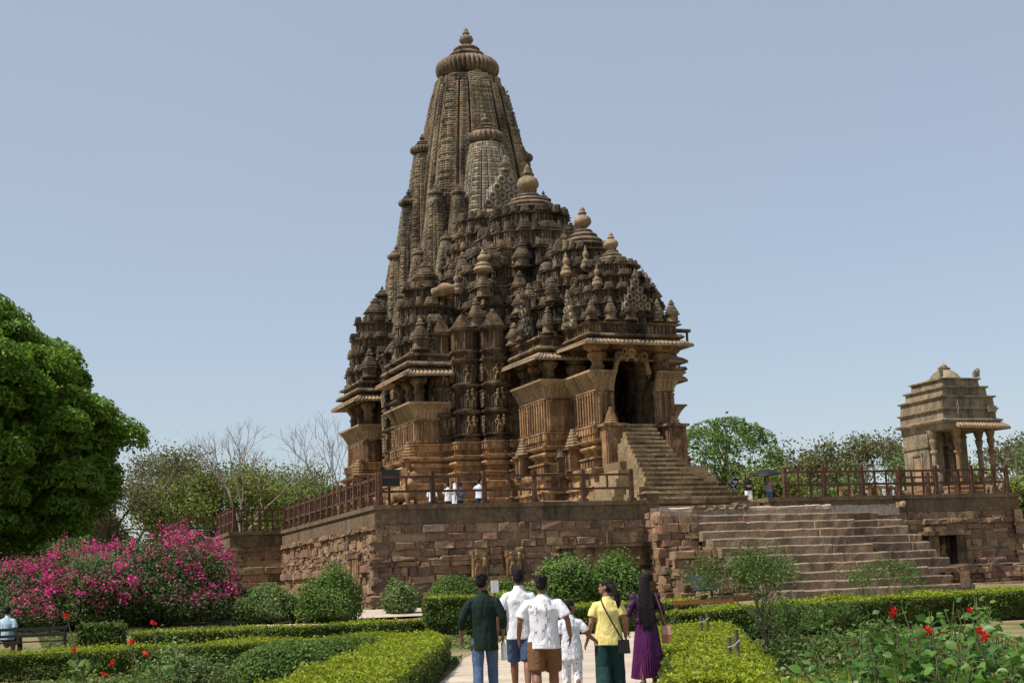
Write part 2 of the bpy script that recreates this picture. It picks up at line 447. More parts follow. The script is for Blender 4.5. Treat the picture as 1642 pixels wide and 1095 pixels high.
def spire_plan():
    half = [(1.0, 0.0), (1.0, .30), (.88, .305), (.88, .355), (.97, .36), (.945, .55), (.84, .555), (.84, .62), (.915, .62), (.885, .80), (.84, .82), (.84, .84)]
    q = [(x, y) for x, y in half] 
    up = q + [(y, x) for x, y in q[::-1][1:]]            # 0..90 degrees
    up = [p for i, p in enumerate(up) if i == 0 or np.hypot(p[0]-up[i-1][0], p[1]-up[i-1][1]) > 1e-6]
    out = []
    for k in range(4):
        c, s = [(1, 0), (0, 1), (-1, 0), (0, -1)][k]
        out += [(x*c-y*s, x*s+y*c) for x, y in up[:-1]]
    return np.array(out)
SP = spire_plan()
SP_R = np.maximum(abs(SP[:, 0]), abs(SP[:, 1]))
SP_A = np.minimum(abs(SP[:, 0]), abs(SP[:, 1]))
def spire(mb, cx, cy, z0, z1, r0, r1, lay=.2, power=1.9, bhumi=1.15, belly=.0):
    """curved tower: fine horizontal courses, vertical bands, ribbed blocks up the corners"""
    n = max(8, int((z1-z0)/lay)); rings = []
    corner = SP_A > .62; mid = (SP_A > .35) & ~corner
    for i in range(n):
        for fz, d in ((.02, -.020), (.26, -.020), (.34, .010), (.96, .010)):
            z = z0+(z1-z0)*(i+fz)/n; t = (z-z0)/(z1-z0)
            r = r1+(r0-r1)*(1-t**power)
            p = SP.copy()
            g = np.full(len(SP), d*min(1, r0/2.2))
            ph = ((z-z0)/bhumi) % 1.0
            if ph > .80: g = np.where(corner, d*1.2-.06*min(1, r0/2.0), g)
            elif ph > .62: g = np.where(corner, .055*min(1, r0/2.0)+d, g)
            sc = r + g
            # central bands run up past the neck, corner bands stop short
            lim = np.where(corner, .93, np.where(mid, .97, 1.0))
            sc = np.where(t > lim, sc*.90, sc)
            p = p*sc[:, None]
            rings.append(np.column_stack([p[:, 0]+cx, p[:, 1]+cy, np.full(len(p), z)]))
    mb.loft(rings)
    # tongue-shaped ends of the central bands
    for k in range(4):
        a = k*PI/2; c, s = math.cos(a), math.sin(a)
        R = r1*.97
        mb.add([(cx+R*c-(-.3*r1)*s, cy+R*s+(-.3*r1)*c, z1-.1), (cx+R*c-(.3*r1)*s, cy+R*s+(.3*r1)*c, z1-.1), (cx+R*.86*c, cy+R*.86*s, z1+.42*r1*.5),
                (cx+R*.7*c, cy+R*.7*s, z1-.1)], [[(0, 1, 2), (1, 3, 2), (3, 0, 2)]])
def crown(mb, cx, cy, z, R, h, nrib=None, seg=6):
    nrib = nrib or (40 if R > 1.5 else 22)
    k = nrib*4; a = np.arange(k)*2*PI/k; fl = abs(np.cos(a*nrib/2))**.6
    rings = []
    for j in range(11):
        t = -PI/2+PI*j/10
        rr = R*(.74+.26*math.cos(t)); zz = z+h*.5+h*.5*math.sin(t)
        q = rr*(1-.17*(1-fl)*math.cos(t)**.6 if math.cos(t) > 0 else 1)
        rings.append(np.column_stack([cx+q*np.cos(a), cy+q*np.sin(a), np.full(k, zz)]))
    mb.loft(rings)
def lathe(mb, cx, cy, prof, k=20, mat=0):
    a = np.arange(k)*2*PI/k
    mb.loft([np.column_stack([cx+r*np.cos(a), cy+r*np.sin(a), np.full(k, z)]) for r, z in prof], mat=mat)
def pot_prof(z, R, h):
    return [(R*x, z+h*y) for x, y in ((.35, 0), (.55, .03), (.38, .08), (.7, .16), (.98, .28), (1.0, .38), (.85, .52), (.45, .60), (.32, .63), (.5, .67), (.52, .71), (.3, .75), (.34, .82), (.26, .9), (.02, 1.0))]
def bell_prof(z, R, h):
    return [(R*x, z+h*y) for x, y in ((.85, 0), (1.0, .04), (1.0, .12), (.9, .18), (.9, .22), (.97, .26), (.93, .36), (.78, .46), (.64, .5), (.64, .54), (.72, .58), (.68, .68), (.5, .78), (.42, .8), (.42, .84), (.48, .87), (.42, .95), (.2, 1.0))]

def full_spire(name, cx, cy, z0, zn, r0, r1, R, parent, mat, lay=.2, power=1.9, bhumi=1.15):
    """tower with its ribbed crown disc and finial as children"""
    b = MB(); spire(b, 0, 0, z0, zn, r0, r1, lay, power, bhumi)
    lathe(b, 0, 0, [(r1*.74, zn-.1), (r1*.70, zn+.30*R)], 16)
    # small arch studs in rows on the vertical bands
    pl = []; n = int((zn-z0)/.30)
    for i in range(n):
        z = z0+(zn-z0)*(i+.5)/n; t = (z-z0)/(zn-z0); r = r1+(r0-r1)*(1-t**power)
        if t > .95: continue
        for (lo, hi, reach) in ((-.28, .28, 1.0), (.37, .54, .958), (-.54, -.37, .958), (.64, .78, .90), (-.78, -.64, .90)):
            wd = (hi-lo)*r; k = max(1, int(wd/.25)) if wd > .12 else 0
            for q in range(k):
                y = (lo+(hi-lo)*(q+.5)/k)*r
                for a in range(4):
                    c, s = [(1, 0), (0, 1), (-1, 0), (0, -1)][a]; x = reach*r+.01
                    pl.append((x*c-y*s, x*s+y*c, z, (.045 if r0 > 2 else .03), wd/k*.55, .15, a*PI/2))
    b.inst(T_BOX, pl)
    o = b.build(name, mat, parent); o.location = (cx, cy, 0)
    c = MB(); crown(c, 0, 0, zn+.12*R, R, R*.56); c.build('crown_disc', M['crown'], o, True)
    f = MB(); z = zn+.60*R
    lathe(f, 0, 0, [(.62*R, z), (.72*R, z+.05*R), (.70*R, z+.10*R), (.5*R, z+.17*R), (.5*R, z+.20*R), (.58*R, z+.24*R), (.54*R, z+.30*R), (.36*R, z+.38*R), (.36*R, z+.42*R), (.42*R, z+.46*R), (.36*R, z+.52*R), (.18*R, z+.60*R)], 20)
    lathe(f, 0, 0, pot_prof(z+.58*R, .22*R, .62*R), 16)
    f.build('finial', M['crown'], o, True)
    return o

# ------------------------------------------------------------------ the temple
rng = random.Random(7)
temple = empty('stone_temple', (28.35, 62, 4.75), 'huge carved brown sandstone temple with a tall curved spire, standing on the stone platform', 'temple', rz=rad(2.0))
LFT = [(-2.05, 0), (-2.05, 3.1), (-3.3, 3.1), (-3.3, 6.6), (-3.65, 6.6), (-3.65, 6.85), (-4.95, 6.85), (-4.95, 7.6), (-6.3, 7.6), (-6.3, 8.7), (-8.25, 8.7), (-8.25, 12.3), (-6.9, 12.3),
       (-6.9, 13.5), (-7.3, 13.5), (-7.3, 17), (-6.9, 17), (-6.9, 18.4), (-8.25, 18.4), (-8.25, 22), (-6.9, 22), (-6.9, 24.5), (-5.6, 24.5), (-5.6, 27), (-3.5, 27), (-3.5, 29.5)]
PLAN = np.array([(min(-x, 6.75), y) if -x > 7 else (min(-x, 6.0), y) for x, y in LFT] + LFT[::-1])
PLAN = np.array([p for i, p in enumerate(PLAN) if np.hypot(*(p-PLAN[i-1])) > 1e-6])
b = MB()
mould(b, PLAN, [(.95, -.1), (.95, .22), (.85, .26), (.82, .52), (.97, .58), (.97, .70), (.72, .76), (.70, 1.02), (.84, 1.08), (.84, 1.16), (.62, 1.22), (.60, 1.55), (.55, 1.7), (.74, 1.78), (.80, 1.94), (.80, 2.04), (.34, 2.10),
                (.34, 2.45), (.48, 2.50), (.48, 2.58), (.20, 2.62), (.20, 2.84), (.36, 2.90), (.43, 3.0), (.38, 3.1), (.20, 3.16), (.50, 3.32), (.52, 3.40), (.12, 3.46), (.14, 3.66), (.24, 3.72), (.24, 4.02), (.30, 4.06), (.30, 4.12), (0, 4.14)])
ribs(b, offs(PLAN, .34), 2.14, 2.44, .34, .24, .07)
ribs(b, offs(PLAN, .14), 3.47, 3.65, .22, .12, .07)
ribs(b, offs(PLAN, .24), 3.76, 4.0, .30, .16, .05)
ribs(b, offs(PLAN, .62), 1.24, 1.5, .9, .22, .10)
figures(b, offs(PLAN, .70), .77, .28, .5, rng)
b.build('base_moulding', M['stone_low'], temple)

# core walls of hall and sanctum
CORE = [(-2.6, 7.2), (-3.6, 7.7), (-4.9, 8.6), (-6.0, 9.3), (-6.6, 9.2), (-6.6, 12.3), (-6.8, 12.4), (-6.8, 18.3), (-6.6, 18.4), (-6.6, 22), (-6.3, 22), (-6.3, 24.3), (-5.2, 24.5), (-5.2, 26.8), (-3.2, 27), (-3.2, 29.2)]
CP = np.array([(-x*.84, y) for x, y in CORE] + CORE[::-1])
b = MB(); mould(b, CP, [(0, 4.0), (0, 9.6), (.25, 9.8), (.25, 10.0), (0, 10.1)])
b.build('core_wall', M['stone_mid'], temple)
# dark doorway of the hall inside the porch
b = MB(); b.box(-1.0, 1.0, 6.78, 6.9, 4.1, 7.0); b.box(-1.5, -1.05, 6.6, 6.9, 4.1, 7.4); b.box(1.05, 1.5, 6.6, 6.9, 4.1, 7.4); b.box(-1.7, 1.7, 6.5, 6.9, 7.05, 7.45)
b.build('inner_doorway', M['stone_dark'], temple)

def pilaster_T():
    """round-cornered wall tower: mouldings, three figure bands, slab roof"""
    mb = MB(); r = random.Random(3)
    P = ratha(.66, .66, ((1, .48), (.85, .66), (.72, .72)))
    mould(mb, P, [(.06, 4.1), (.06, 4.3), (-.02, 4.34), (-.02, 4.42), (.10, 4.46), (.10, 4.54), (-.06, 4.58), (-.06, 5.55), (.06, 5.6), (.12, 5.66), (.12, 5.76), (-.02, 5.8), (-.06, 5.86),
                  (-.06, 6.92), (.05, 6.98), (.12, 7.04), (.12, 7.12), (-.02, 7.18), (-.06, 7.24), (-.06, 8.2), (.08, 8.28), (.14, 8.34), (.14, 8.42), (0, 8.46), (0, 8.72), (.12, 8.8), (.12, 8.88), (-.04, 8.94), (-.04, 9.86),
                  (.1, 9.92), (.16, 9.98), (.16, 10.06), (-.1, 10.1)])
    for z, h in ((4.6, .92), (5.9, 1.0), (7.26, .92)): figures(mb, offs(P, -.04), z, h, .27, r, minL=.12, out=.11)
    ribs(mb, offs(P, -.04), 8.96, 9.84, .15, .08, .06)
    ribs(mb, offs(P, 0), 8.47, 8.6, .2, .1, .05)
    mb.inst(profile_T(slabs(.66, .26, 0, .78, 7) + [(.1, .8), (.18, .83), (.18, .87), (.1, .9), (.14, .94), (.02, 1.05)], 16, 4), [(0, 0, 10.08, 1.0, 1.0, .95, 0)])
    return mb
pm = pilaster_T()
pil0 = pm.build('wall_tower', M['stone_mid'], temple)
PIL = [(-4.62, 7.62), (-5.88, 8.42), (-6.75, 9.15)]
first = True
for sx in (-1, 1):
    for (x, y, s) in [(-4.30, 7.5, 1), (-5.66, 8.25, 1), (-6.66, 9.0, .8), (-6.85, 13.2, .8), (-7.0, 14.6, .95), (-7.0, 16.1, .95), (-6.85, 17.4, .8), (-6.6, 23, 1), (-5.5, 25.5, 1), (-3.6, 28, 1)]:
        o = pil0 if first else pil0.copy()
        if not first: COL.objects.link(o)
        first = False
        o.location = (x*-sx*(1 if sx < 0 else .84), y, 0); o.scale = (s, s, 1 if s > .9 else .985)

def eave(mb, x0, x1, y0, y1, zi, ze, ov, sides):
    """sloping stone eave round a rectangle with rolled ribs on top; sides: subset of 'fblr'"""
    P = [(x0, y0), (x1, y0), (x1, y1), (x0, y1)]
    E = dict(f=(0, 1, (0, -1)), r=(1, 2, (1, 0)), b=(2, 3, (0, 1)), l=(3, 0, (-1, 0)))
    on = {k: k in sides for k in 'frbl'}
    prev = dict(f='l', r='f', b='r', l='b'); nxt = dict(f='r', r='b', b='l', l='f')
    for k in sides:
        i, j, n = E[k]; a = np.array(P[i], float); c = np.array(P[j], float); n = np.array(n, float)
        e = norm(c-a); L = np.linalg.norm(c-a)
        ao = a+n*ov - (e*ov if on[prev[k]] else 0); co = c+n*ov + (e*ov if on[nxt[k]] else 0)
        d0 = -.07 if on[prev[k]] else 0; d1 = -.07 if on[nxt[k]] else 0
        V = [(*a, zi), (*c, zi), (*co, ze+d1), (*ao, ze+d0), (*a, zi-.16), (*c, zi-.16), (*co, ze-.11+d1), (*ao, ze-.11+d0)]
        mb.add(V, [[(0, 3, 2, 1), (4, 5, 6, 7), (3, 7, 6, 2), (0, 4, 7, 3), (1, 2, 6, 5), (0, 1, 5, 4)]])
        n_ = max(3, int(np.linalg.norm(co-ao)/.21))
        for q in range(n_):
            t = (q+.5)/n_
            po = ao+(co-ao)*t; tt = np.clip((po-a)@e, 0, L); pi_ = a+e*tt
            f = .12
            p0 = np.array([*(po*(1-f)+pi_*f), ze+(zi-ze)*f+.012 + (d0*(1-t)+d1*t)*.8]); p1 = np.array([*pi_, zi+.03])
            p00 = np.array([*po, ze+.005 + (d0*(1-t)+d1*t)])
            mb.tube([p00, p0, p1], [.05, .062, .062], 6)
def bench_back(mb, poly_pts, out=.46, z0=5.5, z1=6.6, dz=0):
    """outward-leaning seat back along an open polyline (outside to the right of travel), ribbed, with slab-post band below"""
    P = [np.array(p, float) for p in poly_pts]
    nrm = []
    for a, c in zip(P[:-1], P[1:]):
        e = norm(c-a); nrm.append(np.array([e[1], -e[0]]))
    def miter(i):
        if i == 0: return nrm[0]
        if i == len(P)-1: return nrm[-1]
        n = nrm[i-1]+nrm[i]; return n/(1+nrm[i-1]@nrm[i])
    mit = [miter(i) for i in range(len(P))]
    zb = z1-.86
    prof_o = [(0, 4.1), (0, zb-.10), (.07, zb-.06), (.07, zb), (-.3, zb), (-.3, 4.1)]; prof_i = []
    prof_k = [(.03, zb), (.05, zb+.06), (out*.58, zb+.50), (out-.02, z1-.12), (out+.05, z1-.10), (out+.05, z1), (out-.2, z1), (-.2, zb+.1), (-.25, zb)]
    for i in range(len(P)-1):
        for mt_, pf in ((0, prof_o), (1, prof_k)):
            for (d0, h0), (d1, h1) in zip(pf, pf[1:]+[pf[0]]):
                A, B, C_, D = P[i]+mit[i]*d0, P[i+1]+mit[i+1]*d0, P[i+1]+mit[i+1]*d1, P[i]+mit[i]*d1
                mb.add([(*A, h0), (*B, h0), (*C_, h1), (*D, h1)], [[(0, 1, 2, 3)]], mt_)
            for j in (i, i+1):
                if j in (0, len(P)-1): mb.add([(*(P[j]+mit[j]*d), h) for d, h in pf], [np.arange(len(pf))], mt_)
        e = norm(P[i+1]-P[i]); L = np.linalg.norm(P[i+1]-P[i]); n = nrm[i]; rot = math.atan2(e[1], e[0])
        k = max(2, int(L/.2))
        for q in range(k):
            c = P[i]+e*L*(q+.5)/k
            # leaning ribs
            a0 = c+n*.075; a1 = c+n*(out-.0)
            mb.tube([(*a0, zb+.06), (*(c+n*(out*.58+.03)), zb+.5), (*a1, z1-.13)], [.03, .036, .032], 4, 1)
        k = max(2, int(L/.30))
        for q in range(k):
            c = P[i]+e*L*(q+.5)/k+n*.03
            mb.inst(T_BOX, [(c[0], c[1], 4.2, .13, .14, zb-4.32, rot), (c[0], c[1], 4.2, .19, .17, .1, rot), (c[0], c[1], zb-.22, .19, .17, .1, rot)])
def pillar(mb, x, y, z0=5.5, z1=8.0, r=.24):
    mb.inst(profile_T([(.62, 0), (.62, .1), (.5, .12), (.5, .52), (.58, .54), (.62, .57), (.5, .60), (.46, .66), (.62, .70), (.85, .76), (.85, .82), (.62, .84), (.8, .88), (1.15, .94), (1.15, 1.0)], 12, 4), [(x, y, z0, r*2, r*2, z1-z0, 0)])
    mb.box(x-r*2.3, x+r*2.3, y-r*.8, y+r*.8, z1-.26, z1-.02); mb.box(x-r*.8, x+r*.8, y-r*2.3, y+r*2.3, z1-.27, z1-.03)

def beam_ring(mb, x0, x1, y0, y1, z0, z1, t=.4):
    mb.box(x0, x1, y0, y0+t, z0, z1); mb.box(x0, x1, y1-t, y1, z0, z1); mb.box(x0, x0+t, y0+t, y1-t, z0, z1); mb.box(x1-t, x1, y0+t, y1-t, z0, z1)

def balcony(sx, y0, y1, name='balcony'):
    ov = .85 if sx < 0 else .6
    root = empty(name, (0, 0, 0), parent=temple)
    xo, xi = (8.25, 6.4) if sx < 0 else (6.75, 5.2)
    X = lambda v: -v*-sx if False else v*sx
    b = MB()
    pts = [(xi, y0), (xo, y0), (xo, y1), (xi, y1)]
    if sx < 0: pts = [(-x, y) for x, y in pts][::-1]
    bench_back(b, pts, z1=6.27)
    b.build('balustrade', [M['stone_low'], M['kak']], root)
    for (x, y) in ((xo-.3, y0+.3), (xo-.3, y1-.3), (xo-.3, (y0+y1)/2), (xi+.3, y0+.3), (xi+.3, y1-.3)):
        p = MB(); pillar(p, 0, 0); o = p.build('pillar', M['stone_mid'], root); o.location = (x*sx, y, 0)
    b = MB(); xa, xb = sorted((xi*sx, xo*sx))
    b.box(xa-.02, xb+.05, y0-.05, y1+.05, 7.98, 8.42)
    eave(b, xa, xb, y0, y1, 8.14, 7.72, ov, 'fb'+('l' if sx < 0 else 'r'))
    b.build('eave', M['stone_pale'], root)
    # roof: parapet rolls then a lean-to stack of turret rows
    b = MB(); r = random.Random(int(y0*10))
    cx, cy = (xi+.55)*sx, (y0+y1)/2; hb = (y1-y0)/2
    P = np.array([(xa+(.0 if sx < 0 else -.9), y0), (xb+(.9 if sx < 0 else 0), y0), (xb+(.9 if sx < 0 else 0), y1), (xa+(0 if sx < 0 else -.9), y1)])
    mould(b, P, [(.55, 8.14), (.62, 8.22), (.55, 8.36), (.15, 8.4), (.15, 8.62), (.42, 8.7), (.42, 8.8), (.1, 8.84), (.1, 9.0)])
    ribs(b, offs(P, .15), 8.42, 8.6, .24, .1, .06)
    tier_roof(b, cx, cy, [(9.0, 1.75 if sx < 0 else 1.5, hb+.05), (10.2, 1.6 if sx < 0 else 1.2, hb-.3), (11.6, 1.45 if sx < 0 else 1.0, hb-.8), (13.0, .75, hb-1.35)], r, .95, cell=.95)
    b.build('balcony_roof', M['stone_roof'], root)
    g = MB(); gable(g, (xo-.05)*sx, cy, 9.0, 1.5, 1.7, PI/2 if sx > 0 else -PI/2, 4); g.build('carved_gable', M['stone_roof'], root); g = MB(); gable(g, (xo-.9)*sx, y0+.02, 9.0, 1.1, 1.2, 0, 3)
    g.build('carved_gable', M['stone_roof'], root)
    t = MB(); t.inst(T_KUTA, [(cx, cy, 12.7, 1.3, 1.3, 1.5, 0)]); t.build('finial', M['stone_roof'], root, True)
    for yy in (y0-.25, y1+.25):
        k = MB(); k.inst(T_KUTA, [(0, 0, 0, 1.0, 1.0, 1.75, 0)]); o = k.build('turret', M['stone_roof'], root); o.location = ((xo-.35)*sx, yy+.2*(1 if yy < cy else -1), 8.98)
    # little shrine standing on the plinth at the outer corner
    b = MB(); b.box(-.42, .42, -.4, .4, 0, .14); b.box(-.34, .34, -.3, .34, .14, 1.15); b.box(-.32, -.2, -.38, -.3, .14, 1.15); b.box(.2, .32, -.38, -.3, .14, 1.15)
    b.box(-.5, .5, -.5, .5, 1.15, 1.27); b.inst(profile_T(slabs(.5, .2, 0, 1, 6), 8, 5), [(0, 0, 1.27, .9, .9, .95, 0)]); b.inst(FIGS[0], [(0, -.33, .18, .8, .5, .9, 0)])
    o = b.build('niche_shrine', M['stone_low'], root); o.location = ((xo+.32)*sx, y0+.15, 2.06)
    return root
for sx in (-1, 1):
    balcony(sx, 8.7, 12.3); balcony(sx, 18.4, 22.0)

# porch and front hall: seat backs, pillars, ceilings, eaves
por = empty('porch', (0, 0, 0), parent=temple)
b = MB()
bench_back(b, [(-3.3, 6.6), (-3.3, 3.1), (-2.05, 3.1), (-2.05, 0), (-1.12, 0)], z1=6.68); b.build('balustrade', [M['stone_low'], M['kak']], por); b = MB(); bench_back(b, [(1.12, 0), (2.05, 0), (2.05, 3.1), (3.3, 3.1), (3.3, 6.6)], z1=6.68)
b.build('balustrade', [M['stone_low'], M['kak']], por)
for x, y in ((-1.75, .35), (1.75, .35), (-1.75, 2.9), (1.75, 2.9), (-3.0, 3.4), (3.0, 3.4), (-3.0, 5.0), (3.0, 5.0), (-3.0, 6.4), (3.0, 6.4)):
    p = MB(); pillar(p, 0, 0, 5.5 if y != 2.9 else 4.1, 8.06, .25); o = p.build('pillar', M['stone_low'] if y < 1 else M['stone_mid'], por); o.location = (x, y, 0)
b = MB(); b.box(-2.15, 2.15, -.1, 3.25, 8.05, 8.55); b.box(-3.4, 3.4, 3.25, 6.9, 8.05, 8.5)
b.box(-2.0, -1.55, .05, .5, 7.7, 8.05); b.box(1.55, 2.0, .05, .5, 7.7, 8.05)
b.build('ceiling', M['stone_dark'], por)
b = MB(); eave(b, -2.05, 2.05, 0, 3.2, 8.30, 8.04, .85, 'flr'); b.build('eave', M['stone_pale'], por)
b = MB(); eave(b, -3.3, 3.3, 3.1, 6.8, 8.16, 7.75, .9, 'flr'); b.build('eave', M['stone_pale'], por)
b = MB()       # garland arch in the entrance
arc = [(-.95, 6.6), (-.80, 7.15), (-.5, 7.5), (-.25, 7.3), (0, 7.62), (.25, 7.3), (.5, 7.5), (.8, 7.15), (.95, 6.6)]
b.tube([(x, .2, z) for x, z in arc], [(.13, .11)]*len(arc), 8, up=(0, 1, 0))
b.inst(T_TORUS, [(-.66, .16, 7.2, .5, .6, .55, 0), (.66, .16, 7.2, .5, .6, .55, 0), (0, .16, 7.35, .5, .6, .6, 0), (-.36, .16, 7.45, .36, .5, .5, 0), (.36, .16, 7.45, .36, .5, .5, 0)])
b.box(-1.3, 1.3, .1, .4, 7.82, 8.05)
b.build('garland_arch', M['stone_low'], por)
for s in (-1, 1):      # cheek blocks with figure panels either side of the door
    b = MB(); c = s*1.62
    b.box(c-.5, c+.5, -1.0, -.35, 2.0, 3.95); b.box(c-.62, c+.62, -1.12, -.3, 3.95, 4.08); b.box(c-.6, c+.6, -1.1, -.35, 1.85, 2.0)
    b.box(c-.45, c-.28, -1.07, -1.0, 2.05, 3.9); b.box(c+.28, c+.45, -1.07, -1.0, 2.05, 3.9)
    b.inst(FIGS[1], [(c, -1.0, 2.2, 1.5, .8, 1.5, 0)])
    b.inst(profile_T(slabs(.5, .14, 0, 1, 7), 8, 5), [(c, -.62, 4.08, .72, .5, .8, 0)])
    b.build('cheek_block', M['stone_low'], por)
st = empty('entrance_stair', (0, 0, 0), parent=temple)
NS = 17
for i in range(NS):
    t = i/(NS-1); z1 = 4.1*(1-t)+.22*t; z0 = z1-.262
    y = -.55-t*6.9
    xl = float(np.interp(y, [-7.6, -6.9, -5.9, -5.0, -2.5, -.9], [-3.75, -3.7, -2.65, -2.36, -1.72, -1.15])); xr = float(np.interp(y, [-7.6, -6.7, -6.1, -5.8, -5.2, -3.5, -.9], [1.45, .98, .68, .25, 0, .1, .55]))
    s = MB(); x = xl; s.box(xl+.05, xr-.05, y+.02, y+1.3, z0-.6 if i < NS-1 else -.1, z1-.03)
    while x < xr-.02:
        w_ = min(rng.uniform(.45, 1.3), xr-x); w_ = xr-x if xr-x-w_ < .3 else w_; j = rng.uniform(-.018, .018); jz = rng.uniform(-.012, .012)
        s.box(x+.006, x+w_-.006, y-.075+j, y+.3, z1-.10+jz, z1+jz, tx=.008, ty=.012); s.box(x+.008, x+w_-.008, y-.02+j, y+.3, z0-.03, z1-.10+jz); x += w_
    s.build('step', M['stair'], st)
b = MB()       # low stepped wing left of the stairs
for k in range(5): b.box(-3.5+.28*k, -1.1-1.5*(.8-.13*k), -4.2-.02*k+.35*k, -1.2, .02, .45+.42*k)
b.build('stair_wing', M['stair'], st); b = MB()
for k in range(4): b.box(1.3, 3.6-.3*k, -2.6+.3*k, -1.0, .02, .5+.5*k)
b.build('stair_wing', M['stair'], st)

# roofs
def dome_roof(name, cx, cy, dims, cell, dh, bellz, bellR, bellh, potR, poth, seed, mat):
    b = MB(); tier_roof(b, cx, cy, dims, random.Random(seed), dh, cell=cell)
    o = b.build(name, mat, temple)
    f = MB(); lathe(f, cx, cy, bell_prof(bellz, bellR, bellh), 28); f.build('bell_cap', M['crown'], o, True)
    f = MB(); lathe(f, cx, cy, pot_prof(bellz+bellh*.98, potR, poth), 20); f.build('finial', M['stone_pale'], o, True)
    return o
r_por = dome_roof('porch_roof', 0, 1.75, [(8.95, 2.5, 2.2), (9.6, 2.5, 2.1), (10.8, 2.0, 1.75), (12.0, 1.2, 1.05), (12.5, .65, .6)], .80, .78, 12.4, .72, .65, .36, 1.0, 3, M['stone_roof'])
b = MB(); mould(b, [(-2.2, -.1), (2.2, -.1), (2.2, 3.4), (-2.2, 3.4)], [(.35, 8.3), (.42, 8.38), (.3, 8.5), (.1, 8.52), (.1, 8.9), (.3, 8.96), (.34, 9.02), (.2, 9.06)])
ribs(b, offs([(-2.2, -.1), (2.2, -.1), (2.2, 3.4), (-2.2, 3.4)], .1), 8.54, 8.88, .2, .1, .06)
b.build('frieze', M['stone_mid'], r_por)
r_man = dome_roof('hall_roof', 0, 5.0, [(8.9, 3.6, 2.5), (10.4, 3.3, 2.4), (12.2, 2.3, 2.0), (13.6, 1.3, 1.2), (14.1, .95, .9)], 1.0, 1.02, 14.0, 1.05, .95, .46, 1.3, 5, M['stone_roof'])
b = MB(); P = [(-3.4, 3.0), (3.4, 3.0), (3.4, 7.4), (-3.4, 7.4)]
mould(b, P, [(.4, 8.1), (.48, 8.2), (.38, 8.34), (.1, 8.38), (.1, 8.7), (.3, 8.78), (.3, 8.88), (.05, 8.92)]); ribs(b, offs(P, .1), 8.4, 8.68, .22, .1, .06)
b.build('frieze', M['stone_mid'], r_man)
r_mm = dome_roof('great_hall_roof', 0, 12.2, [(9.7, 5.9, 5.0), (11.2, 5.4, 4.8), (13, 4.5, 4.1), (15, 3.3, 3.1), (17, 2.0, 1.9), (17.8, 1.45, 1.4)], 1.3, 1.2, 17.75, 1.55, 1.05, .62, 1.85, 8, M['stone_roof'])
b = MB(); r = random.Random(2)
tier_roof(b, 0, 16.6, [(10, 5.6, 3.2), (14, 4.2, 3.0), (16.4, 3.0, 2.2), (18.6, 2.45, 1.7)], r, .95)
tier_roof(b, -.5, 17.4, [(9.9, 6.2, 4.0), (11.8, 5.7, 3.6), (13, 5.0, 3.2)], r, .95)
o = b.build('linking_roof', M['stone_roof'], temple)
g = MB(); gable(g, -.5, 14.3, 18.5, 2.9, 2.5, 0, 5); g.box(-1.0, 1.0, 14.7, 16.4, 18.5, 20.2); g.box(-.45, .45, 14.45, 14.7, 18.7, 19.9); g.build('carved_gable', M['spire_pale'], o)
for (nm, par, x, y, z, wd, h, rot) in (('g', r_por, 0.1, -.55, 9.6, 1.5, 1.55, 0), ('g', r_man, -3.75, 4.6, 9.0, 1.7, 2.0, -PI/2), ('g', r_man, 0, 2.6, 10.6, 1.3, 1.4, 0), ('g', r_por, -2.6, 1.7, 9.0, 1.3, 1.5, -PI/2), ('g', r_mm, -6.4, 10.2, 10.2, 1.6, 1.5, -PI/2), ('g', r_mm, 0, 7.4, 13.2, 1.8, 1.8, 0)):
    g = MB(); gable(g, x, y, z, wd, h, rot, 4); g.build('carved_gable', M['stone_roof'] if par is not r_por else M['shrine'], par)
b = MB(); b.tube([(-6.2, 8.7, 12.2), (-6.2, 9.4, 12.4), (-6.3, 10.4, 12.35), (-6.3, 11, 12.2)], [(.3, .25), (.5, .42), (.52, .4), (.3, .3)], 10); b.tube([(-7.2, 8.55, 12.05), (-6.4, 8.5, 12.25), (-5.3, 8.6, 12.15)], [(.25, .22), (.5, .32), (.3, .25)], 10)
b.build('smooth_repair', M['stone_mid'], r_mm, True)

# turrets: one built, the rest copies (parts of the temple)
k = MB(); k.inst(T_KUTA, [(0, 0, 0, 1, 1, 1, 0)]); tur = k.build('turret', M['stone_roof'], temple)
k = MB(); k.inst(T_BELL, [(0, 0, .0, 1, 1, 1, 0)]); kb = k.build('bell_turret', M['stone_pale'], temple, True)
places = []; bells = []
def rim(cx, cy, dims, lv, s, hh, out=.05):
    for z in lv:
        a = float(np.interp(z, [d[0] for d in dims], [d[1] for d in dims])); c = float(np.interp(z, [d[0] for d in dims], [d[2] for d in dims]))
        for fx, fy in ((-.86, -.86), (.86, -.86), (-1, -.05), (1, -.05), (-.1, -1), (-.5, -.97), (.5, -.97), (-.98, .5)):
            places.append((cx+fx*a*1.02, cy+fy*c*1.02, z, s*rng.uniform(.85, 1.1), hh*rng.uniform(.9, 1.1)))
rim(0, 1.75, [(8.95, 2.5, 2.2), (10.8, 2.0, 1.75), (12, 1.2, 1.05)], (9.1,), .62, 1.1)
rim(0, 5.0, [(8.9, 3.6, 2.5), (10.4, 3.3, 2.4), (12.2, 2.3, 2.0), (13.6, 1.3, 1.2)], (8.95, 10.6), .8, 1.3)
rim(0, 12.2, [(9.7, 5.9, 5.0), (11.2, 5.4, 4.8), (13, 4.5, 4.1), (15, 3.3, 3.1), (17, 2.0, 1.9)], (10.1, 11.8, 13.6), .95, 1.5)
for i, (x, y, z, s, h) in enumerate(places[:84]):
    o = tur if i == 0 else tur.copy()
    if i: COL.objects.link(o)
    o.location = (x, y, z); o.scale = (s, s, h); o.rotation_euler.z = rng.choice([0, PI/2])
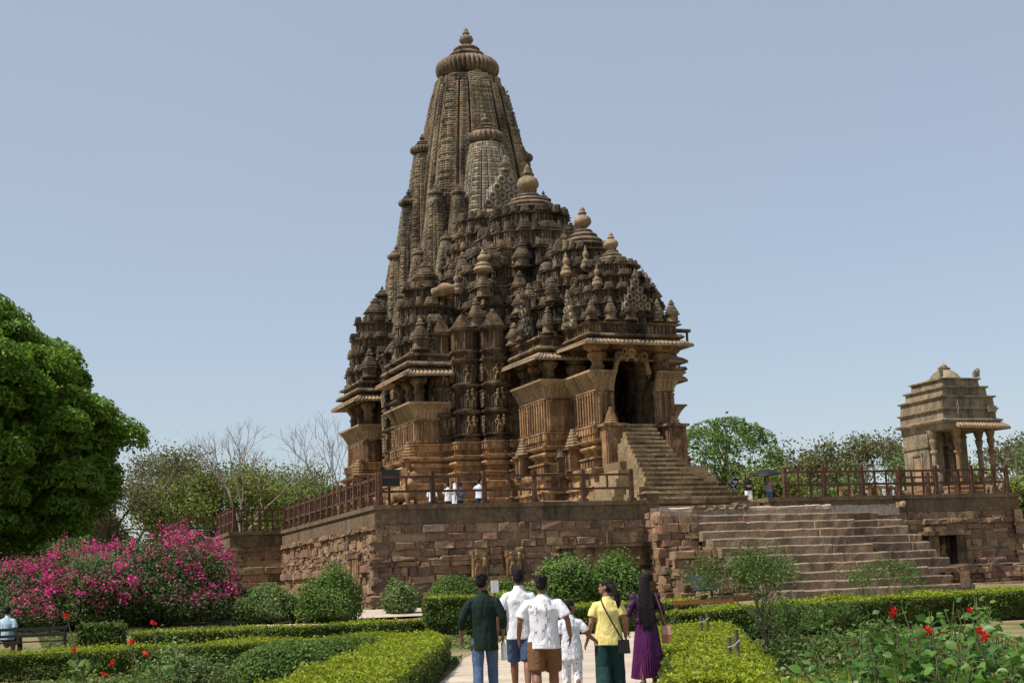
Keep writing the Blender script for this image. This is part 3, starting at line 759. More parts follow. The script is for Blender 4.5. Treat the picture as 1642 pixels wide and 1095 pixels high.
bells = [(-4.4, 8.3, 13.2, 1.3, 1.5), (-2.0, 2.9, 11.9, .75, 1.5), (-1.4, .6, 10.9, .7, 1.4), (1.2, .5, 10.9, .6, 1.0), (-.9, 2.9, 12.3, .7, 1.5), (-5.9, 8.3, 12.0, .8, 1.5), (2.4, 3.2, 11.6, .7, 1.2), (3.6, 8.6, 13.6, 1.0, 1.5), (-6.0, 15, 13.0, 1.0, 1.6)]
for i, (x, y, z, s, h) in enumerate(bells):
    o = kb if i == 0 else kb.copy()
    if i: COL.objects.link(o)
    o.location = (x, y, z); o.scale = (s*.82, s*.82, h*.85)

# spires
TX, TY = .12, 21.9
full_spire('main_spire', TX, TY, 10.0, 28.98, 4.35, 2.05, 2.08, temple, M['stone_spire'], .16, 1.9, 1.2)
MS = [(-3.22, 0, 12.0, 23.85, 1.5, .55, .80), (-4.24, 0, 11.0, 20.4, 1.2, .42, .66), (-5.15, 0, 10.4, 16.95, 1.05, .38, .56), (-6.1, 0, 10.2, 14.5, .9, .31, .46),
      (-3.45, -2.9, 11.5, 20.35, 1.2, .40, .48), (-4.5, -2.7, 10.8, 16.6, 1.05, .37, .44), (-5.5, -2.3, 10.2, 14.0, .9, .32, .38), (-2.3, -3.9, 13, 20.2, 1.0, .35, .44), (-3.3, -4.3, 12, 17.2, .95, .33, .40)]
for (dx, dy, z0, zn, r0, r1, R) in MS:
    for sx in (1, -1):
        full_spire('minor_spire', TX+dx*sx+(.28 if sx < 0 else 0), TY+dy, z0, zn, r0, r1, R, temple, M['stone_spire'], .17, 2.0, .7)
        if dy and dx > -4: full_spire('minor_spire', TX+dx*sx, TY-dy, z0, zn, r0, r1, R, temple, M['stone_spire'], .25, 2.0, .7)
full_spire('minor_spire', TX-.12, TY-3.2, 13, 23.75, 2.3, 1.02, 1.17, temple, M['spire_pale'], .18, 2.0, .9)
full_spire('minor_spire', TX, TY+3.4, 12, 23.2, 2.5, 1.05, 1.08, temple, M['stone_spire'], .25, 2.0, .9)

# bracket figures sticking out at the right of the front
b = MB(); b.box(2.3, 3.35, .2, .5, 8.75, 8.9); b.tube([(3.2, .35, 8.1), (3.2, .35, 8.8)], .07, 6)
b.inst(T_KUTA, [(3.2, .35, 8.0, .2, .2, .5, 0)]); b.build('roof_bracket', M['stone_mid'], por)
b = MB(); b.box(3.6, 4.55, 3.4, 3.7, 7.9, 8.02); b.tube([(4.4, 3.55, 7.4), (4.4, 3.55, 7.95)], .07, 6); b.tube([(3.75, 3.55, 8.3), (4.1, 3.55, 8.42), (4.4, 3.55, 8.36)], [(.12, .1), (.16, .16), (.1, .1)], 8)
b.tube([(4.35, 3.55, 8.35), (4.5, 3.55, 8.55)], [.09, .08], 6)
for x in (3.85, 4.25): b.tube([(x, 3.55, 8.0), (x, 3.55, 8.32)], .05, 5)
b.build('carved_beast', M['stone_pale'], por)

def niche_shrine(x, y, z, rz, s=1.0):
    b = MB(); b.box(-.42, .42, -.4, .4, 0, .14); b.box(-.34, .34, -.3, .34, .14, 1.15); b.box(-.32, -.2, -.38, -.3, .14, 1.15); b.box(.2, .32, -.38, -.3, .14, 1.15)
    b.box(-.5, .5, -.5, .5, 1.15, 1.27); b.inst(profile_T(slabs(.5, .14, 0, 1, 6), 8, 5), [(0, 0, 1.27, .85, .85, 1.0, 0)], 1); b.inst(FIGS[0], [(0, -.33, .18, .8, .5, .9, 0)])
    o = b.build('niche_shrine', [M['stone_low'], M['stone_pale']], por); o.location = (x, y, z); o.rotation_euler.z = rz; o.scale = (s, s, s)
niche_shrine(-3.85, 5.1, 2.06, -PI/2, .85); niche_shrine(-2.6, 1.7, 2.06, -PI/2, .9); niche_shrine(-2.9, 2.75, 2.06, 0, .6); niche_shrine(3.95, 5.1, 2.06, PI/2)
# ------------------------------------------------------------------ ground, paths
def ground_mat():
    t = NT('ground'); p = t.pos()
    g = t.mix(t.ramp(t.noise(.35, p, 6), [(.42, 0.), (.62, 1.)]), (.105, .125, .035), (.30, .215, .13))
    g = t.mix(t.ramp(t.noise(2.2, p, 6), [(.45, 0.), (.7, .7)]), g, (.16, .15, .06))
    g = t.mix(1.0, g, t.ramp(t.noise(25, p, 6), [(.3, .6), (.7, 1.3)]), 'MULTIPLY')
    t.col(g); t.rough(.98); t.bump(t.noise(14, p, 8), .8, .06); return t.m
def path_mat():
    t = NT('path_paving'); p = t.pos()
    g = t.n('ShaderNodeNewGeometry'); mp = t.n('ShaderNodeMapping'); mp.inputs['Rotation'].default_value = (0, 0, rad(24)); t.l(g.outputs['Position'], mp.inputs['Vector'])
    br = t.n('ShaderNodeTexBrick', Scale=1.0); t.l(mp.outputs[0], br.inputs['Vector'])
    br.inputs['Color1'].default_value = (.50, .42, .33, 1); br.inputs['Color2'].default_value = (.42, .345, .265, 1); br.inputs['Mortar'].default_value = (.26, .2, .15, 1)
    br.inputs['Mortar Size'].default_value = .008; br.inputs['Brick Width'].default_value = 1.1; br.inputs['Row Height'].default_value = .5
    c = t.mix(1.0, br.outputs['Color'], t.ramp(t.noise(.8, p, 6), [(.3, .78), (.7, 1.1)]), 'MULTIPLY')
    c = t.mix(t.ramp(t.noise(3, p, 7, .7), [(.58, 0.), (.75, .5)]), c, (.30, .23, .17))
    c = t.mix(1.0, c, t.ramp(t.noise(30, p, 6), [(.3, .85), (.7, 1.1)]), 'MULTIPLY')
    t.col(c); t.rough(.9); t.bump(br.outputs['Fac'], -.3, .01); return t.m
M['ground'] = ground_mat(); M['path'] = path_mat()
def grid_sheet(xs, ys, zf):
    X, Y = np.meshgrid(xs, ys); V = np.stack([X, Y, zf(X, Y)], -1).reshape(-1, 3)
    nx = len(xs); i = np.arange(len(ys)-1)[:, None]*nx; j = np.arange(nx-1)[None]
    return V, [np.stack([i+j, i+j+1, i+nx+j+1, i+nx+j], -1).reshape(-1, 4)]
xs = np.concatenate([-np.geomspace(3000, 62, 14), np.arange(-60, 101, 1.5), np.geomspace(103, 3000, 14)])
ys = np.concatenate([-np.geomspace(1000, 12, 10), np.arange(-10, 100, 1.0), np.geomspace(102, 4000, 16)])
def gz_lumpy(X, Y):
    return gz(X, Y) + .03*np.sin(X*1.3+Y*.7)*np.sin(Y*1.1-X*.5)*(abs(X) < 90)-.035
mb = MB(); mb.add(*grid_sheet(xs, ys, gz_lumpy)); tag(mb.build('ground', M['ground'], None, True), kind='structure')
def sheet(name, poly_l, poly_r, dz, mat, n=30, kind='structure'):
    L = np.array(poly_l, float); R = np.array(poly_r, float)
    def res(P):
        d = np.concatenate([[0], np.cumsum(np.hypot(*np.diff(P, axis=0).T))]); t = np.linspace(0, d[-1], n)
        return np.stack([np.interp(t, d, P[:, 0]), np.interp(t, d, P[:, 1])], 1)
    L, R = res(L), res(R); V = []
    for a, b_ in zip(L, R):
        for k in range(7):
            q = a+(b_-a)*k/6; V.append((q[0], q[1], float(gz(q[0], q[1]))+dz))
    i = np.arange(n-1)[:, None]*7; j = np.arange(6)[None]
    mb = MB(); mb.add(V, [np.stack([i+j, i+j+1, i+7+j+1, i+7+j], -1).reshape(-1, 4)])
    return tag(mb.build(name, mat), kind=kind)
sheet('path', [(1.5, 8), (5.0, 18.5), (6.9, 23.3), (9.2, 29.5), (11.2, 33.5), (14.5, 39.5)], [(5.8, 8), (8.9, 17.8), (9.9, 19.9), (13.7, 28.4), (16, 33), (19, 38.2)], .03, M['path'], 40)
sheet('cross_path', [(7.0, 45.2), (15, 40.0), (24, 38.2), (42, 40)], [(7.6, 46.6), (15.8, 42.3), (24.5, 40.6), (42, 42.4)], .022, M['path'], 40)
sheet('wall_path', [(8.5, 47.2), (15.5, 47.0), (22.5, 46.0)], [(10.5, 51.6), (16, 51.4), (22.5, 49.4)], .034, M['path'], 20)

# ------------------------------------------------------------------ the platform (jagati)
def block_T():
    mb = MB(); c = .07
    V = [(-.5, .5, 0), (.5, .5, 0), (.5, .5, 1), (-.5, .5, 1), (-.5, -.38, 0), (.5, -.38, 0), (.5, -.38, 1), (-.5, -.38, 1), (-.5+c, -.5, .08), (.5-c, -.5, .08), (.5-c, -.5, .92), (-.5+c, -.5, .92)]
    mb.add(V, [[(4, 0, 3, 7), (1, 5, 6, 2), (0, 4, 5, 1), (3, 2, 6, 7), (8, 9, 10, 11), (4, 8, 11, 7), (9, 5, 6, 10), (4, 5, 9, 8), (7, 11, 10, 6)]]); return V, mb.T()[1]
BT_V, BT_F = block_T(); BT_V = np.array(BT_V)
def rubble(mb, p0, p1, z0, z1, seed, hmin=.13, hmax=.36, wmin=.2, wmax=.95, dj=.075, batter=.0, wob=.04, figs=True):
    """courses of uneven blocks along a wall line; outside is to the right of p0->p1"""
    r = random.Random(seed); p0 = np.array(p0, float); p1 = np.array(p1, float); L = np.linalg.norm(p1-p0); e = (p1-p0)/L; n = np.array([e[1], -e[0]]); rot = math.atan2(e[1], e[0])
    c, s = math.cos(rot), math.sin(rot); z = z0; k = 0
    bk = p0+e*L/2-n*(.22-.5*.25-.0+.02); mb.inst(T_BOX, [(bk[0]-n[0]*.02, bk[1]-n[1]*.02, z0, L, .25, z1-z0-.01, rot)])
    while z < z1-.04:
        h = min(r.uniform(hmin, hmax), z1-z)
        if z1-z-h < .12: h = z1-z
        ledge = r.random() < .13
        x = -r.uniform(0, .3)
        while x < L:
            w_ = min(r.uniform(wmin, wmax)*(1.6 if ledge else 1), L+.1-x)
            out = r.uniform(-dj, dj)*.6+(.10 if ledge else 0)+batter*(z1-z)/(z1-z0)
            if r.random() < .06: out -= .12
            V = BT_V.copy(); V[:, 0] *= (w_-.012)*r.uniform(.97, 1.0); V[:, 1] *= .5; V[:, 2] *= (h-.012)
            J = np.array([[r.uniform(-1, 1) for _ in range(3)] for _ in range(12)])*wob; J[:4] = 0
            V = V+J
            cx = p0+e*(x+w_/2)+n*(out-.22)
            W = np.column_stack([V[:, 0]*c-V[:, 1]*s+cx[0], V[:, 0]*s+V[:, 1]*c+cx[1], V[:, 2]+z])
            mb.add(W, BT_F)
            if figs and h > .3 and r.random() < .10:      # a reused carved block
                for q in range(max(1, int(w_/.28))):
                    pc = p0+e*(x+.15+q*.28)+n*(out+.02)
                    if .15+q*.28 < w_-.05: mb.inst(FIGS[q % 3], [(pc[0], pc[1], z+.02, h*.8, h*.8, h*.9, rot)])
            x += w_
        z += h; k += 1
plat = empty('stone_platform', (13.2, 53, 0), 'high rubble stone platform with a smooth parapet band that carries the temple', 'platform')
plat.location = (0, 0, 0)
PZ = 4.75
OUT = [(13.2, 53.0), (24.9, 53.0), (24.9, 54.7), (30.1, 54.7), (30.1, 53.0), (42.7, 53.0), (42.7, 100), (9.0, 100), (9.0, 78.5), (10.6, 78.5), (10.6, 72.4), (13.2, 72.4)]
b = MB(); mould(b, offs(np.array(OUT)[::1], -.30), [(0, -.5), (0, PZ-.02)]); b.build('core', M['stone_dark'], plat)
b = MB()
mould(b, OUT, [(-.1, 3.98), (.02, 4.0), (.02, 4.55), (.09, 4.58), (.09, 4.75), (-.25, 4.76), (-.25, 4.70)], 0, False)
b.build('parapet', M['plaster'], plat)
b = MB(); mould(b, offs(OUT, -.24), [(0, 4.70), (0, 4.735)]); b.build('floor', M['landing'], plat)
b = MB(); rubble(b, (13.2, 53), (24.4, 53), .4, 4.0, 11, batter=.12); rubble(b, (13.1, 52.86), (24.4, 52.86), .4, 1.35, 12, .2, .3, .6, 1.6, .05, batter=.25, figs=False)
b.build('front_facing', M['rubble'], plat)
b = MB(); rubble(b, (13.2, 72.4), (13.2, 53), .4, 4.0, 13, batter=.10); b.build('side_facing', M['rubble'], plat)
b = MB(); rubble(b, (10.6, 72.4), (13.2, 72.4), .8, 4.0, 14, .3, .45, .6, 1.3, .03, wob=.01, figs=False); rubble(b, (10.6, 78.5), (10.6, 72.4), .8, 4.0, 15); rubble(b, (9.0, 78.5), (10.6, 78.5), .8, 4.0, 16); rubble(b, (9.0, 100), (9.0, 78.5), .8, 4.0, 17)
b.box(10.2, 13.3, 71.9, 72.6, .9, 2.05)
b.build('bastion_facing', M['rubble'], plat)
b = MB(); rubble(b, (35.2, 53), (42.7, 53), .3, 4.0, 18); rubble(b, (42.7, 53), (42.7, 100), .3, 4.0, 19, wmax=2.2, wmin=.8)
rubble(b, (30.3, 53.02), (35.3, 53.02), 3.3, 4.0, 20)
b.build('right_facing', M['rubble'], plat)
b = MB(); rubble(b, (35.4, 52.1), (42.9, 52.1), .3, 1.7, 21, figs=True, batter=.2); rubble(b, (39.0, 51.3), (43.2, 51.3), .3, .9, 22, .22, .3, .7, 1.5, .04)
b.build('lower_ledge', M['rubble'], plat)
# niche with a standing figure, right of the steps
b = MB(); b.box(37.35, 37.85, 52.35, 52.9, 1.5, 2.95); b.box(38.75, 39.25, 52.35, 52.9, 1.5, 2.95); b.box(37.2, 39.4, 52.2, 52.9, 2.95, 3.13); b.box(37.5, 39.1, 52.3, 52.9, 3.13, 3.32)
b.box(37.85, 38.75, 52.78, 52.95, 1.5, 2.95); b.inst(FIGS[1], [(38.3, 52.7, 1.6, 1.3, .8, 1.25, 0)]); b.box(37.3, 39.6, 51.7, 52.4, 1.3, 1.48); b.inst(T_BOX, [(38.0+.28*i, 51.68, 1.32, .18, .06, .13, 0) for i in range(6)])
b.build('niche', M['stone_mid'], plat)
# mouldings and plain courses on the right end of the front wall, beside the steps
b = MB()
for x0, x1, y, z0, z1 in ((20.6, 24.6, 52.6, 2.15, 2.9), (20.4, 24.7, 52.42, 2.9, 3.02), (20.4, 24.7, 52.35, 1.75, 1.92), (19.0, 24.8, 52.2, 1.2, 1.5), (18.0, 24.8, 51.9, .6, 1.2), (22.6, 24.6, 52.75, 3.05, 3.5)):
    b.box(x0, x1, y, 53.2, z0, z1)
for x0, x1, z in ((13.6, 16.6, 1.25), (14.5, 19.2, .95)): b.box(x0, x1, 52.45, 53, z, z+.2)
b.build('moulded_course', M['stone_mid'], plat)
b = MB()
for x in (17.2, 18.6):
    b.box(x-.3, x+.3, 52.62, 53, 1.95, 2.9); b.inst(FIGS[0], [(x-.14, 52.6, 2.0, .85, .8, .85, 0)]); b.inst(FIGS[1], [(x+.16, 52.6, 2.0, .85, .8, .82, 0)])
b.box(16.7, 19.1, 52.66, 53, 1.78, 1.94)
b.build('carved_panel', M['stone_low'], plat)
b = MB(); b.inst(T_BOX, [(13.16, 55.6+.28*i, 1.5, .16, .16, 1.35, 0) for i in range(7)]); b.box(13.05, 13.3, 55.3, 57.6, 1.35, 1.5); b.box(13.05, 13.3, 55.3, 57.6, 2.85, 3.0); b.build('pillared_panel', M['stone_low'], plat)
b = MB(); b.box(24.45, 25.0, 52.95, 53.6, 4.3, 5.0); b.box(24.35, 25.1, 52.85, 53.7, 5.0, 5.1, tx=.1, ty=.1); b.build('end_block', M['plaster'], plat)
b = MB(); b.box(24.96, 30.05, 54.25, 54.7, 4.3, 4.56); b.build('low_step', M['stair'], plat)
b = MB(); b.box(28.9, 29.95, 53.5, 54.1, 4.34, 4.62); b.build('end_block', M['plaster'], plat)

# broad old steps up to the platform
bs = empty('broad_steps', (30, 50, 0), 'broad flight of worn pinkish stone steps rising to the platform', 'steps'); bs.location = (0, 0, 0)
NB = 11
rs = random.Random(5)
for i in range(NB):
    z1 = 4.40-i*.345; y = 52.9-i*.575; b = MB()
    xl = 25.6+.12*i if i else 24.6; xr = 35.6+(.0 if i > 1 else (-.6 if i else .9))+rs.uniform(-.2, .2)
    if i == 0:
        b.box(24.95, 30.05, y+.05, 54.6, 3.9, 4.33); b.box(24.5, 36.4, y+.04, 53.05, 3.9, 4.24)
    x = xl
    while x < xr-.3:
        w_ = min(rs.uniform(1.1, 3.2), xr-x); j = rs.uniform(-.06, .06); jz = rs.uniform(-.03, .025)
        if xr-x-w_ < .6: w_ = xr-x
        h = .345 if i else .13
        V = []; nn = 7
        for q in range(nn):
            xx = x+.01+(w_-.02)*q/(nn-1); wz = rs.uniform(-.018, .018)
            V += [(xx, y+j+rs.uniform(-.02, .02), z1-h-.05), (xx, y+j+rs.uniform(-.03, .02), z1+jz+wz-.05), (xx, y+j+.06, z1+jz+wz), (xx, y+.9, z1+jz+rs.uniform(-.01, .01)), (xx, y+.9, z1-h-.05)]
        q = np.arange(nn-1)[:, None]*5; k = np.arange(5)[None]; k2 = (k+1) % 5
        b.add(V, [np.stack([q+k, q+5+k, q+5+k2, q+k2], -1).reshape(-1, 4), np.arange(5), np.arange(5)[::-1]+(nn-1)*5])
        x += w_
    b.build('step', M['landing'] if i == 0 else M['tread'], bs)
b = MB(); mould(b, [(24.9, 48.8), (36.0, 48.8), (36.0, 53), (24.9, 53)], [(0, -.3), (0, .8)]); 
for i in range(1, NB): b.box(25.9+.1*i, 35.4, 53.1-i*.575, 53.4, -.3, 4.2-i*.345)
b.build('fill', M['stone_dark'], bs)
b = MB()
rubble(b, (24.4, 51.6), (25.9, 51.6), .5, 4.05, 31, .25, .4, .4, .9, .10, batter=.5); rubble(b, (24.4, 53), (24.4, 51.6), .5, 4.2, 32); rubble(b, (24.6, 50.6), (26.6, 50.6), .4, 2.6, 33, .2, .36, .35, .8, .12, batter=.4); rubble(b, (25.0, 49.2), (27.1, 49.2), .3, 1.5, 34, .2, .36, .35, .8, .12, batter=.3)
rubble(b, (24.6, 51.6), (24.6, 50.6), .4, 2.6, 35); rubble(b, (25.0, 50.6), (25.0, 49.2), .3, 1.5, 36)
b.box(24.6, 25.9, 51.9, 53, .4, 4.0); b.box(24.8, 26.4, 50.9, 52, .4, 2.55); b.box(25.2, 26.9, 49.5, 51, .3, 1.45)
b.build('flank', M['rubble'], bs)
rubble_r = MB(); rubble(rubble_r, (35.4, 47.4), (35.4, 53), .3, 1.4, 37); rubble_r.build('flank', M['rubble'], bs)

# loose things on the steps and landing
b = MB(); b.inst(T_BOX, [(26.6+.45*i, 52.75, 4.36, .42, .35, .09+.02*(i % 2), .1*i) for i in range(6)]); tag(b.build('stone_fragment', M['stone_pale']), 'low row of pale broken stone slabs lying on the landing of the broad steps', 'stone')
b = MB(); b.tube([(36.2, 52.5, 4.2), (36.25, 52.5, 4.32), (36.4, 52.5, 4.4)], [.14, .16, .08], 7); b.tube([(36.05, 52.5, 4.2), (36.0, 52.5, 4.42)], [.1, .06], 6); tag(b.build('stone_carving', M['stone_pale']), 'small pale weathered carving on a block at the right end of the landing', 'statue')

# ------------------------------------------------------------------ railings
def railing(name, label, pts, base, post=.9, h=1.15, group='rusty railings along the platform edge', sub=3, posts=None):
    root = empty(name, (pts[0][0], pts[0][1], base), label, 'railing', group); ox, oy = pts[0]
    for (a, c) in zip(pts[:-1], pts[1:]):
        a = np.array(a, float); c = np.array(c, float); L = np.linalg.norm(c-a); e = (c-a)/L; rot = math.atan2(e[1], e[0])
        n = max(1, round(L/post))
        for i in range(n+1):
            p = a+e*L*i/n
            m_ = MB(); m_.box(-.085, .085, -.085, .085, 0, h+.14, tx=.012, ty=.012); m_.box(-.14, .14, -.14, .14, 0, .12)
            o = m_.build('post', M['rustwood'], root); o.location = (p[0]-ox, p[1]-oy, 0); o.rotation_euler.z = rot+rng.uniform(-.03, .03)
            o.rotation_euler.x = rng.uniform(-.012, .012)
            if i < n:
                m_ = MB(); q = a+e*L*(i+.5)/n; l2 = L/n/2-.08
                m_.box(-l2, l2, -.04, .04, h-.12, h-.03); m_.box(-l2, l2, -.04, .04, .48, .57)
                for k in range(1, sub):
                    x = -l2+2*l2*k/sub; m_.box(x-.035, x+.035, -.03, .03, .57, h-.12)
                    if sub > 2: m_.box(x-.035, x+.035, -.03, .03, .0, .48)
                o = m_.build('rail', M['rustwood'], root); o.location = (q[0]-ox, q[1]-oy, 0); o.rotation_euler.z = rot
    return root
railing('railing', 'rusty red-brown railing along the front platform edge left of the broad steps', [(13.5, 53.35), (24.0, 53.35)], PZ, 2.1, sub=2)
railing('railing', 'long rusty railing with close-set posts receding along the left platform edge', [(13.45, 53.5), (13.45, 72.7)], PZ, 1.25, sub=2)
railing('railing', 'short rusty railing round the far left corner of the platform', [(10.85, 72.7), (13.4, 72.7)], PZ, 1.3, sub=4)
railing('railing', 'farthest rusty railing on the left end of the platform edge by the bare trees', [(10.85, 72.8), (10.85, 78.7), (9.3, 78.7), (9.3, 92)], PZ, 1.4, sub=4)
railing('railing', 'rusty red-brown railing along the platform edge in front of the small shrine', [(31.15, 53.4), (42.5, 53.4)], PZ, 1.95, sub=3)
railing('railing', 'inner low rusty railing close round the small shrine', [(37.6, 54.6), (42.3, 54.6)], PZ, 1.6, .95, sub=2)

# ------------------------------------------------------------------ small shrine on the right
sh = empty('small_shrine', (42.4, 56.7, PZ), 'small grey-brown pillared shrine with a stepped pyramid roof on the right end of the platform', 'shrine')
sh.scale = (.74, .70, .96)
b = MB(); mould(b, [(-2.1, -2.0), (2.1, -2.0), (2.1, 3.2), (-2.1, 3.2)], [(.1, -.02), (.1, .3), (0, .35), (.05, .5), (0, .55)]); b.build('plinth', M['stone_low'], sh)
b = MB()
b.box(-1.95, -1.6, .2, 3.0, .55, 3.3); b.box(.95, 1.3, .85, 3.0, .55, 3.3); b.box(-1.6, .95, 2.7, 3.0, .55, 3.3)
b.box(-1.6, -.55, .6, .85, .55, 3.3); b.box(.55, 1.3, .6, .85, .55, 3.3); b.box(-.55, .55, .62, .87, 2.6, 3.3)
b.box(-2.02, -1.95, .9, 1.05, .6, 2.2); b.box(-2.02, -1.95, 1.95, 2.1, .6, 2.2); b.box(-2.03, -1.95, .85, 2.15, 2.2, 2.32); b.box(-2.04, -1.9, .1, 3.0, 2.55, 2.7)
b.build('wall', M['shrine'], sh)
b = MB(); a_ = np.linspace(0, PI, 9); b.add([(-1.965, 1.5-.3, .7), (-1.965, 1.5+.3, .7)]+[(-1.965, 1.5+.3*math.cos(t), 1.75+.35*math.sin(t)) for t in a_], [np.array([0, 1]+list(range(2, 11)))]); b.build('arched_niche', M['rubble'], sh)
for i, (x, y) in enumerate(((-1.0, -1.6), (1.55, -1.6), (-1.75, -.1), (1.75, -.1), (-.2, .3))):
    p = MB(); r_ = .2
    p.inst(profile_T([(1.3, 0), (1.3, .08), (1.0, .1), (1.0, .18), (.86, .2), (.8, .58), (1.25, .6), (1.25, .63), (.8, .65), (.95, .72), (1.3, .78), (1.3, .82), (1.0, .84), (1.5, .92), (1.7, .97), (1.7, 1.0)], 8, 2), [(0, 0, .55 if y > -1 else .4, r_, r_, 2.8 if y > -1 else 2.95, 0)])
    o = p.build('pillar', M['stone_low'] if y < -1 else M['shrine'], sh); o.location = (x, y, 0)
b = MB(); b.box(-2.0, 2.05, -1.85, 3.05, 3.3, 3.62); b.build('beam', M['shrine'], sh)
b = MB(); eave(b, -1.3, 2.0, -1.75, 1.0, 3.66, 3.42, .62, 'fr'); b.build('eave', M['stone_pale'], sh)
b = MB(); P = np.array([(-2.05, -1.85), (2.05, -1.85), (2.05, 3.1), (-2.05, 3.1)])
mould(b, P, [(-.02, 3.6), (.22, 3.66), (.25, 3.74), (.02, 3.80), (-.05, 3.82), (-.05, 4.2), (.1, 4.26), (.1, 4.32), (-.08, 4.34), (-.12, 4.8), (.03, 4.86), (.03, 4.92), (-.36, 4.95), (-.40, 5.3), (-.26, 5.35), (-.26, 5.42), (-.66, 5.45), (-.70, 5.74), (-.56, 5.79), (-.56, 5.85), (-1.0, 5.88)])
b.build('stepped_roof', M['shrine'], sh)
b = MB(); lathe(b, 0, .5, [(1.15, 5.86), (1.15, 5.95), (1.0, 5.98), (.92, 6.1), (.7, 6.28), (.45, 6.4), (.3, 6.44), (.42, 6.47), (.42, 6.52), (.2, 6.56), (.26, 6.6), (.16, 6.68), (.02, 6.78)], 24); b.build('dome', M['shrine'], sh, True)
b = MB(); b.box(-1.6, -1.35, -1.3, -1.05, 5.9, 6.35); b.box(1.0, 1.35, -1.4, -1.1, 5.9, 6.15); b.tube([(1.1, -1.3, 6.1), (1.35, -1.3, 6.25)], [.16, .14], 6); b.inst(FIGS[0], [(-.9, -1.95, 4.0, .8, .8, .7, 0)]); b.inst(T_BOX, [(1.6, -2.0, 4.1, .6, .15, .3, 0)]); b.build('roof_carving', M['shrine'], sh)
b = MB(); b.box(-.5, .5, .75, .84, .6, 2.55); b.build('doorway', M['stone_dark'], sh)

def beast(name, loc, s, rz, mat, label, sit=False):
    """crouching stone lion: trunk, neck, head with muzzle and ears, folded legs, tail, on a slab"""
    mb = MB()
    mb.tube([(-.5, 0, .38), (-.3, 0, .44), (.05, 0, .42), (.32, 0, .5), (.45, 0, .62)], [(.12, .14), (.2, .24), (.18, .22), (.2, .26), (.15, .18)], 10)
    mb.tube([(.36, 0, .6), (.45, 0, .82), (.5, 0, .95)], [.2, .17, .13], 9)
    mb.tube([(.40, 0, .95), (.52, 0, 1.0), (.66, 0, .95), (.72, 0, .92)], [(.1, .1), (.17, .16), (.10, .10), (.06, .06)], 9)
    for y in (-.16, .16):
        mb.tube([(.34, y, .5), (.42, y*1.1, .25), (.40, y*1.1, .08), (.55, y*1.1, .05)], [.11, .075, .06, .06], 7)
        mb.tube([(-.4, y, .42), (-.2, y*1.3, .3), (-.42, y*1.3, .12), (-.2, y*1.3, .06)], [.16, .13, .08, .06], 7)
        mb.tube([(.46, y*.7, 1.06), (.44, y*.8, 1.18)], [.05, .02], 5)
    mb.tube([(-.5, 0, .4), (-.68, .02, .5), (-.62, .05, .75)], [.05, .04, .05], 5)
    mb.box(-.7, .72, -.32, .32, -.02, .04)
    o = mb.build(name, mat, None, True); o.location = loc; o.scale = (s, s, s); o.rotation_euler.z = rz
    return tag(o, label, 'statue')
beast('stone_lion', (42.3, 54.1, PZ), .8, PI+.2, M['stone_pale'], 'pale stone lion statue crouching in front of the small shrine')
b = MB(); b.tube([(0, 0, 0), (0, 0, .5), (.02, 0, .9), (0, 0, 1.15)], [(.28, .22), (.22, .18), (.3, .2), (.12, .1)], 8); b.tube([(0, 0, 1.1), (0, -.02, 1.25), (0, 0, 1.4)], [.1, .16, .08], 8)
b.box(-.35, .35, -.3, .3, -.02, .12); tag(b.build('stone_statue', M['shrine'], None, True, (39.7, 54.6, PZ)), 'weathered upright stone statue behind the railing left of the small shrine', 'statue')
for i, (x, y) in enumerate(((36.0, 54.4), (36.9, 54.7), (38.0, 55.6), (35.0, 54.9))):
    b = MB(); b.box(-.35, .35, -.2, .2, .42, .52); b.box(-.3, -.18, -.18, .18, 0, .42); b.box(.18, .3, -.18, .18, 0, .42)
    o = b.build('stone_bench', M['stone_low'], None, False, (x, y, PZ), rng.uniform(-.2, .2))
    tag(o, ['squat stone bench behind the right railing, nearest the broken wall gap', 'squat stone bench behind the right railing, second from the statue', 'squat stone bench beside the statue left of the shrine', 'leftmost squat stone bench behind the right railing'][i], 'bench', 'stone benches behind the right railing')
# headless guardian fragments and sign board by the left corner
b = MB(); b.box(-.42, .42, -.03, .03, .75, 1.35); b.box(-.45, .45, -.045, .045, 1.35, 1.39)
t_ = MB(); t_.box(-.04, .04, .03, .1, 0, 1.3); sg = empty('sign_board', (13.95, 53.62, PZ), 'dark board on a post behind the railing at the left platform corner', 'sign', rz=.1)
b.build('board', flat('board_dark', (.05, .055, .045), .6), sg); t_.build('post', M['rustwood'], sg)
beast('stone_lion', (15.0, 55.6, PZ), 1.25, -PI/2+.5, M['stone_low'], 'brown stone lion statue standing by the sign board at the left platform corner')
# leaning information panels and benches by the foot of the steps
for i, (p, rz, lab) in enumerate(((G(1135, 968), .2, 'dark slanted information panel on legs before the rubble flank of the broad steps'), (G(1088, 950), .1, 'dark slanted information panel low in front of the moulded wall, left of the broad steps'))):
    r_ = empty('information_panel', p, lab, 'panel', rz=rz)
    b = MB(); b.add([(-.5, 0, .5), (.5, 0, .5), (.5, .45, 1.05), (-.5, .45, 1.05), (-.5, .05, .46), (.5, .05, .46), (.5, .5, 1.0), (-.5, .5, 1.0)], [[(0, 1, 2, 3), (7, 6, 5, 4), (0, 4, 5, 1), (1, 5, 6, 2), (2, 6, 7, 3), (3, 7, 4, 0)]]); b.build('panel', flat('panel_dark', (.045, .05, .05), .4), r_)
    for x in (-.4, .4): l_ = MB(); l_.box(x-.03, x+.03, .2, .27, -.1, .75); l_.build('leg', M['rustwood'], r_)
